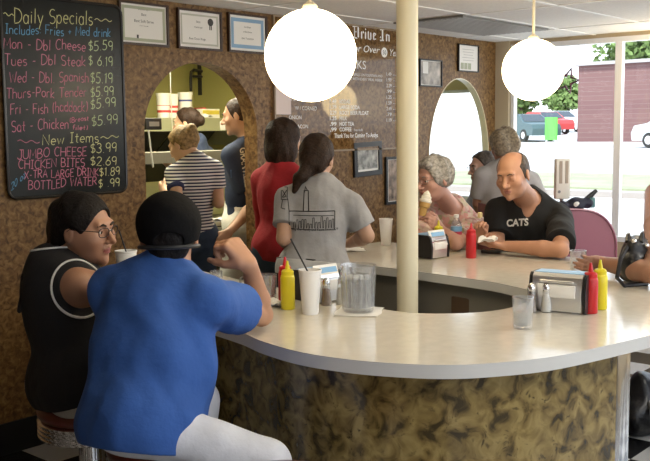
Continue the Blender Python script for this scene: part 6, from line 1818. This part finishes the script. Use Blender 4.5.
p.print_on('lettering', mat('white_print', (0.70, 0.70, 0.68), 0.7), ps, vs, fs, np.array((4.498, -1.644, 1.050)), nrm(rgt(41) + UP * 0.10), UP, fwd(41), out=0.003)
p.pants('trousers', cloth('dark_denim', (0.03, 0.035, 0.05))); p.shoes(SHOE)
p.hair(SALTH, [p.hcap(0.005)], [('s', ell(p.Hd(0, 0.040, 0.085), V(0.062, 0.115, 0.075) * 1.1, p.FH), 0.01)] + p.face_cut(0.035, 0.05, 0.35, -0.055), wr=(0.0015, 90, 3))
p.brows(mat('brow_brown', (0.10, 0.06, 0.04), 0.7), 0.0038)
fp = V(*(4.430, -1.476, 1.129))
tag(B().rbox((0, 0, 0), (0.03, 0.02, 0.032), 0.007, 2).build('bread_bite', mat('bread', (0.72, 0.58, 0.30), 0.7), None, tuple(fp)), 'last bite of a bun in the raised hand of the man in black', 'food')
wq = (4.335, -1.585, 1.012); crumple('food_wrapper', wq[0], wq[1], 0.11, 0.09, 'white sandwich wrapper held by the man in the black polo', 'wrapper', 0.3, 0.028, wq[2] - 0.015, PAPER, seed=15)

# --- grey haired person standing with the back to the camera
p = Person((5.86, -0.79, 0), 'grey haired person in a grey T-shirt standing with the back turned, by the window', skin('skin_rosy', (0.50, 0.27, 0.19)),
    (5.86, -0.79, 0.94), (5.890, -0.807, 1.324), 45, 46, (5.901, -0.767, 1.466), (55, 6, 0),
    dict(hw=0.18, hd=0.135, ww=0.17, wd=0.13, cw=0.175, cd=0.125, sw=0.175, neck=0.052, arm=1.05), armL=dict(e=(5.761, -0.640, 1.074), w=(5.948, -0.578, 0.888)), armR=dict(e=(5.963, -1.026, 1.063), w=(6.119, -0.929, 0.879)))
p.shirt('grey_t_shirt', cloth('slate_grey', (0.42, 0.41, 0.42)), 0.016, 0.75, -0.05, 0.066, 0.03, (0.005, 14, 3), 0.02)
p.pants('trousers', cloth('tan_trousers', (0.3, 0.27, 0.22))); p.shoes(SHOE)
p.hair(hairm('grey_blond_hair', (0.30, 0.25, 0.18)), [p.hcap(0.024), ('u', ell(p.Hd(0, -0.05, 0.02), V(0.105, 0.085, 0.085), p.FH), 0.02)], p.face_cut(nape=-0.06), wr=(0.009, 40, 3))

# --- seated man with glasses by the second arch
p = Person((6.27, -0.44, 0), 'man with glasses sitting in profile before the bright second arch', skin('skin_light', (0.66, 0.42, 0.33)),
    (6.29, -0.44, 0.56), (6.266, -0.444, 1.133), 165, 160, (6.170, -0.429, 1.299), (150, 4, 0),
    dict(hw=0.17, hd=0.13, ww=0.155, wd=0.12, cw=0.165, cd=0.12, sw=0.175, neck=0.055, head=1.05), legs='sit', lips=LIPS, armR=dict(w=(6.0, -0.15, 0.66)), armL=dict(w=(5.98, -0.55, 0.66)), legopt=dict(thigh=0.42))
p.shirt('shirt', cloth('pale_blue_cotton', (0.35, 0.38, 0.45)), 0.014, 0.8, -0.08, 0.066, 0.03); p.pants('trousers', DKPANTS); p.shoes(SHOE)
p.hair(SALTH, [p.hcap(0.010)], p.face_cut(nape=-0.055)); p.brows(BROWM); p.specs(mat('wire_frames', (0.45, 0.40, 0.36), 0.3, 0.7))
for ch in [o for o in bpy.data.objects if o.name.startswith('diner_chair')][:1]:
    c2 = copy_tree(ch); c2.location = (6.33, -0.44, 0); tag(c2, 'grey metal diner chair under the man with glasses by the second arch', 'chair')
    ch.location = (5.80, -0.27, 0)

# --- person leaning in at the right edge
p = Person((4.92, -2.66, 0), 'person mostly out of frame at the right, bare arm holding a glass mug', skin('skin_brown', (0.36, 0.18, 0.115)),
    (4.93, -2.66, 0.95), (4.747, -2.454, 1.395), 176, 184, (4.709, -2.531, 1.596), (175, 10, 0),
    dict(hw=0.18, hd=0.14, ww=0.16, wd=0.125, cw=0.17, cd=0.13, sw=0.18, bust=0.08, neck=0.052, arm=1.22, l1=0.33, l2=0.29),
    armR=dict(e=(3.847, -2.697, 0.985), w=(4.104, -2.340, 0.972), d=nrm(V(-1, 0.25, 0.05)), n=(-0.2, 0.1, 1) if False else (0.25, 0.9, 0.2), curl=(25, 35, 30)), armL=dict(w=(4.45, -2.85, 0.98), pole=(-0.5, -0.6, -0.4)), lips=LIPS)
p.shirt('sleeveless_top', cloth('brown_knit', (0.10, 0.055, 0.035)), 0.012, 0, -0.06, 0.075, 0.04); p.pants('trousers', DENIM); p.shoes(SHOE)
p.hair(BROWH, [p.hcap(0.014), ('u', ell(p.Hd(0, -0.05, -0.05), V(0.085, 0.06, 0.10), p.FH), 0.03)], p.face_cut(nape=-0.14))
p.brows(BROWM)
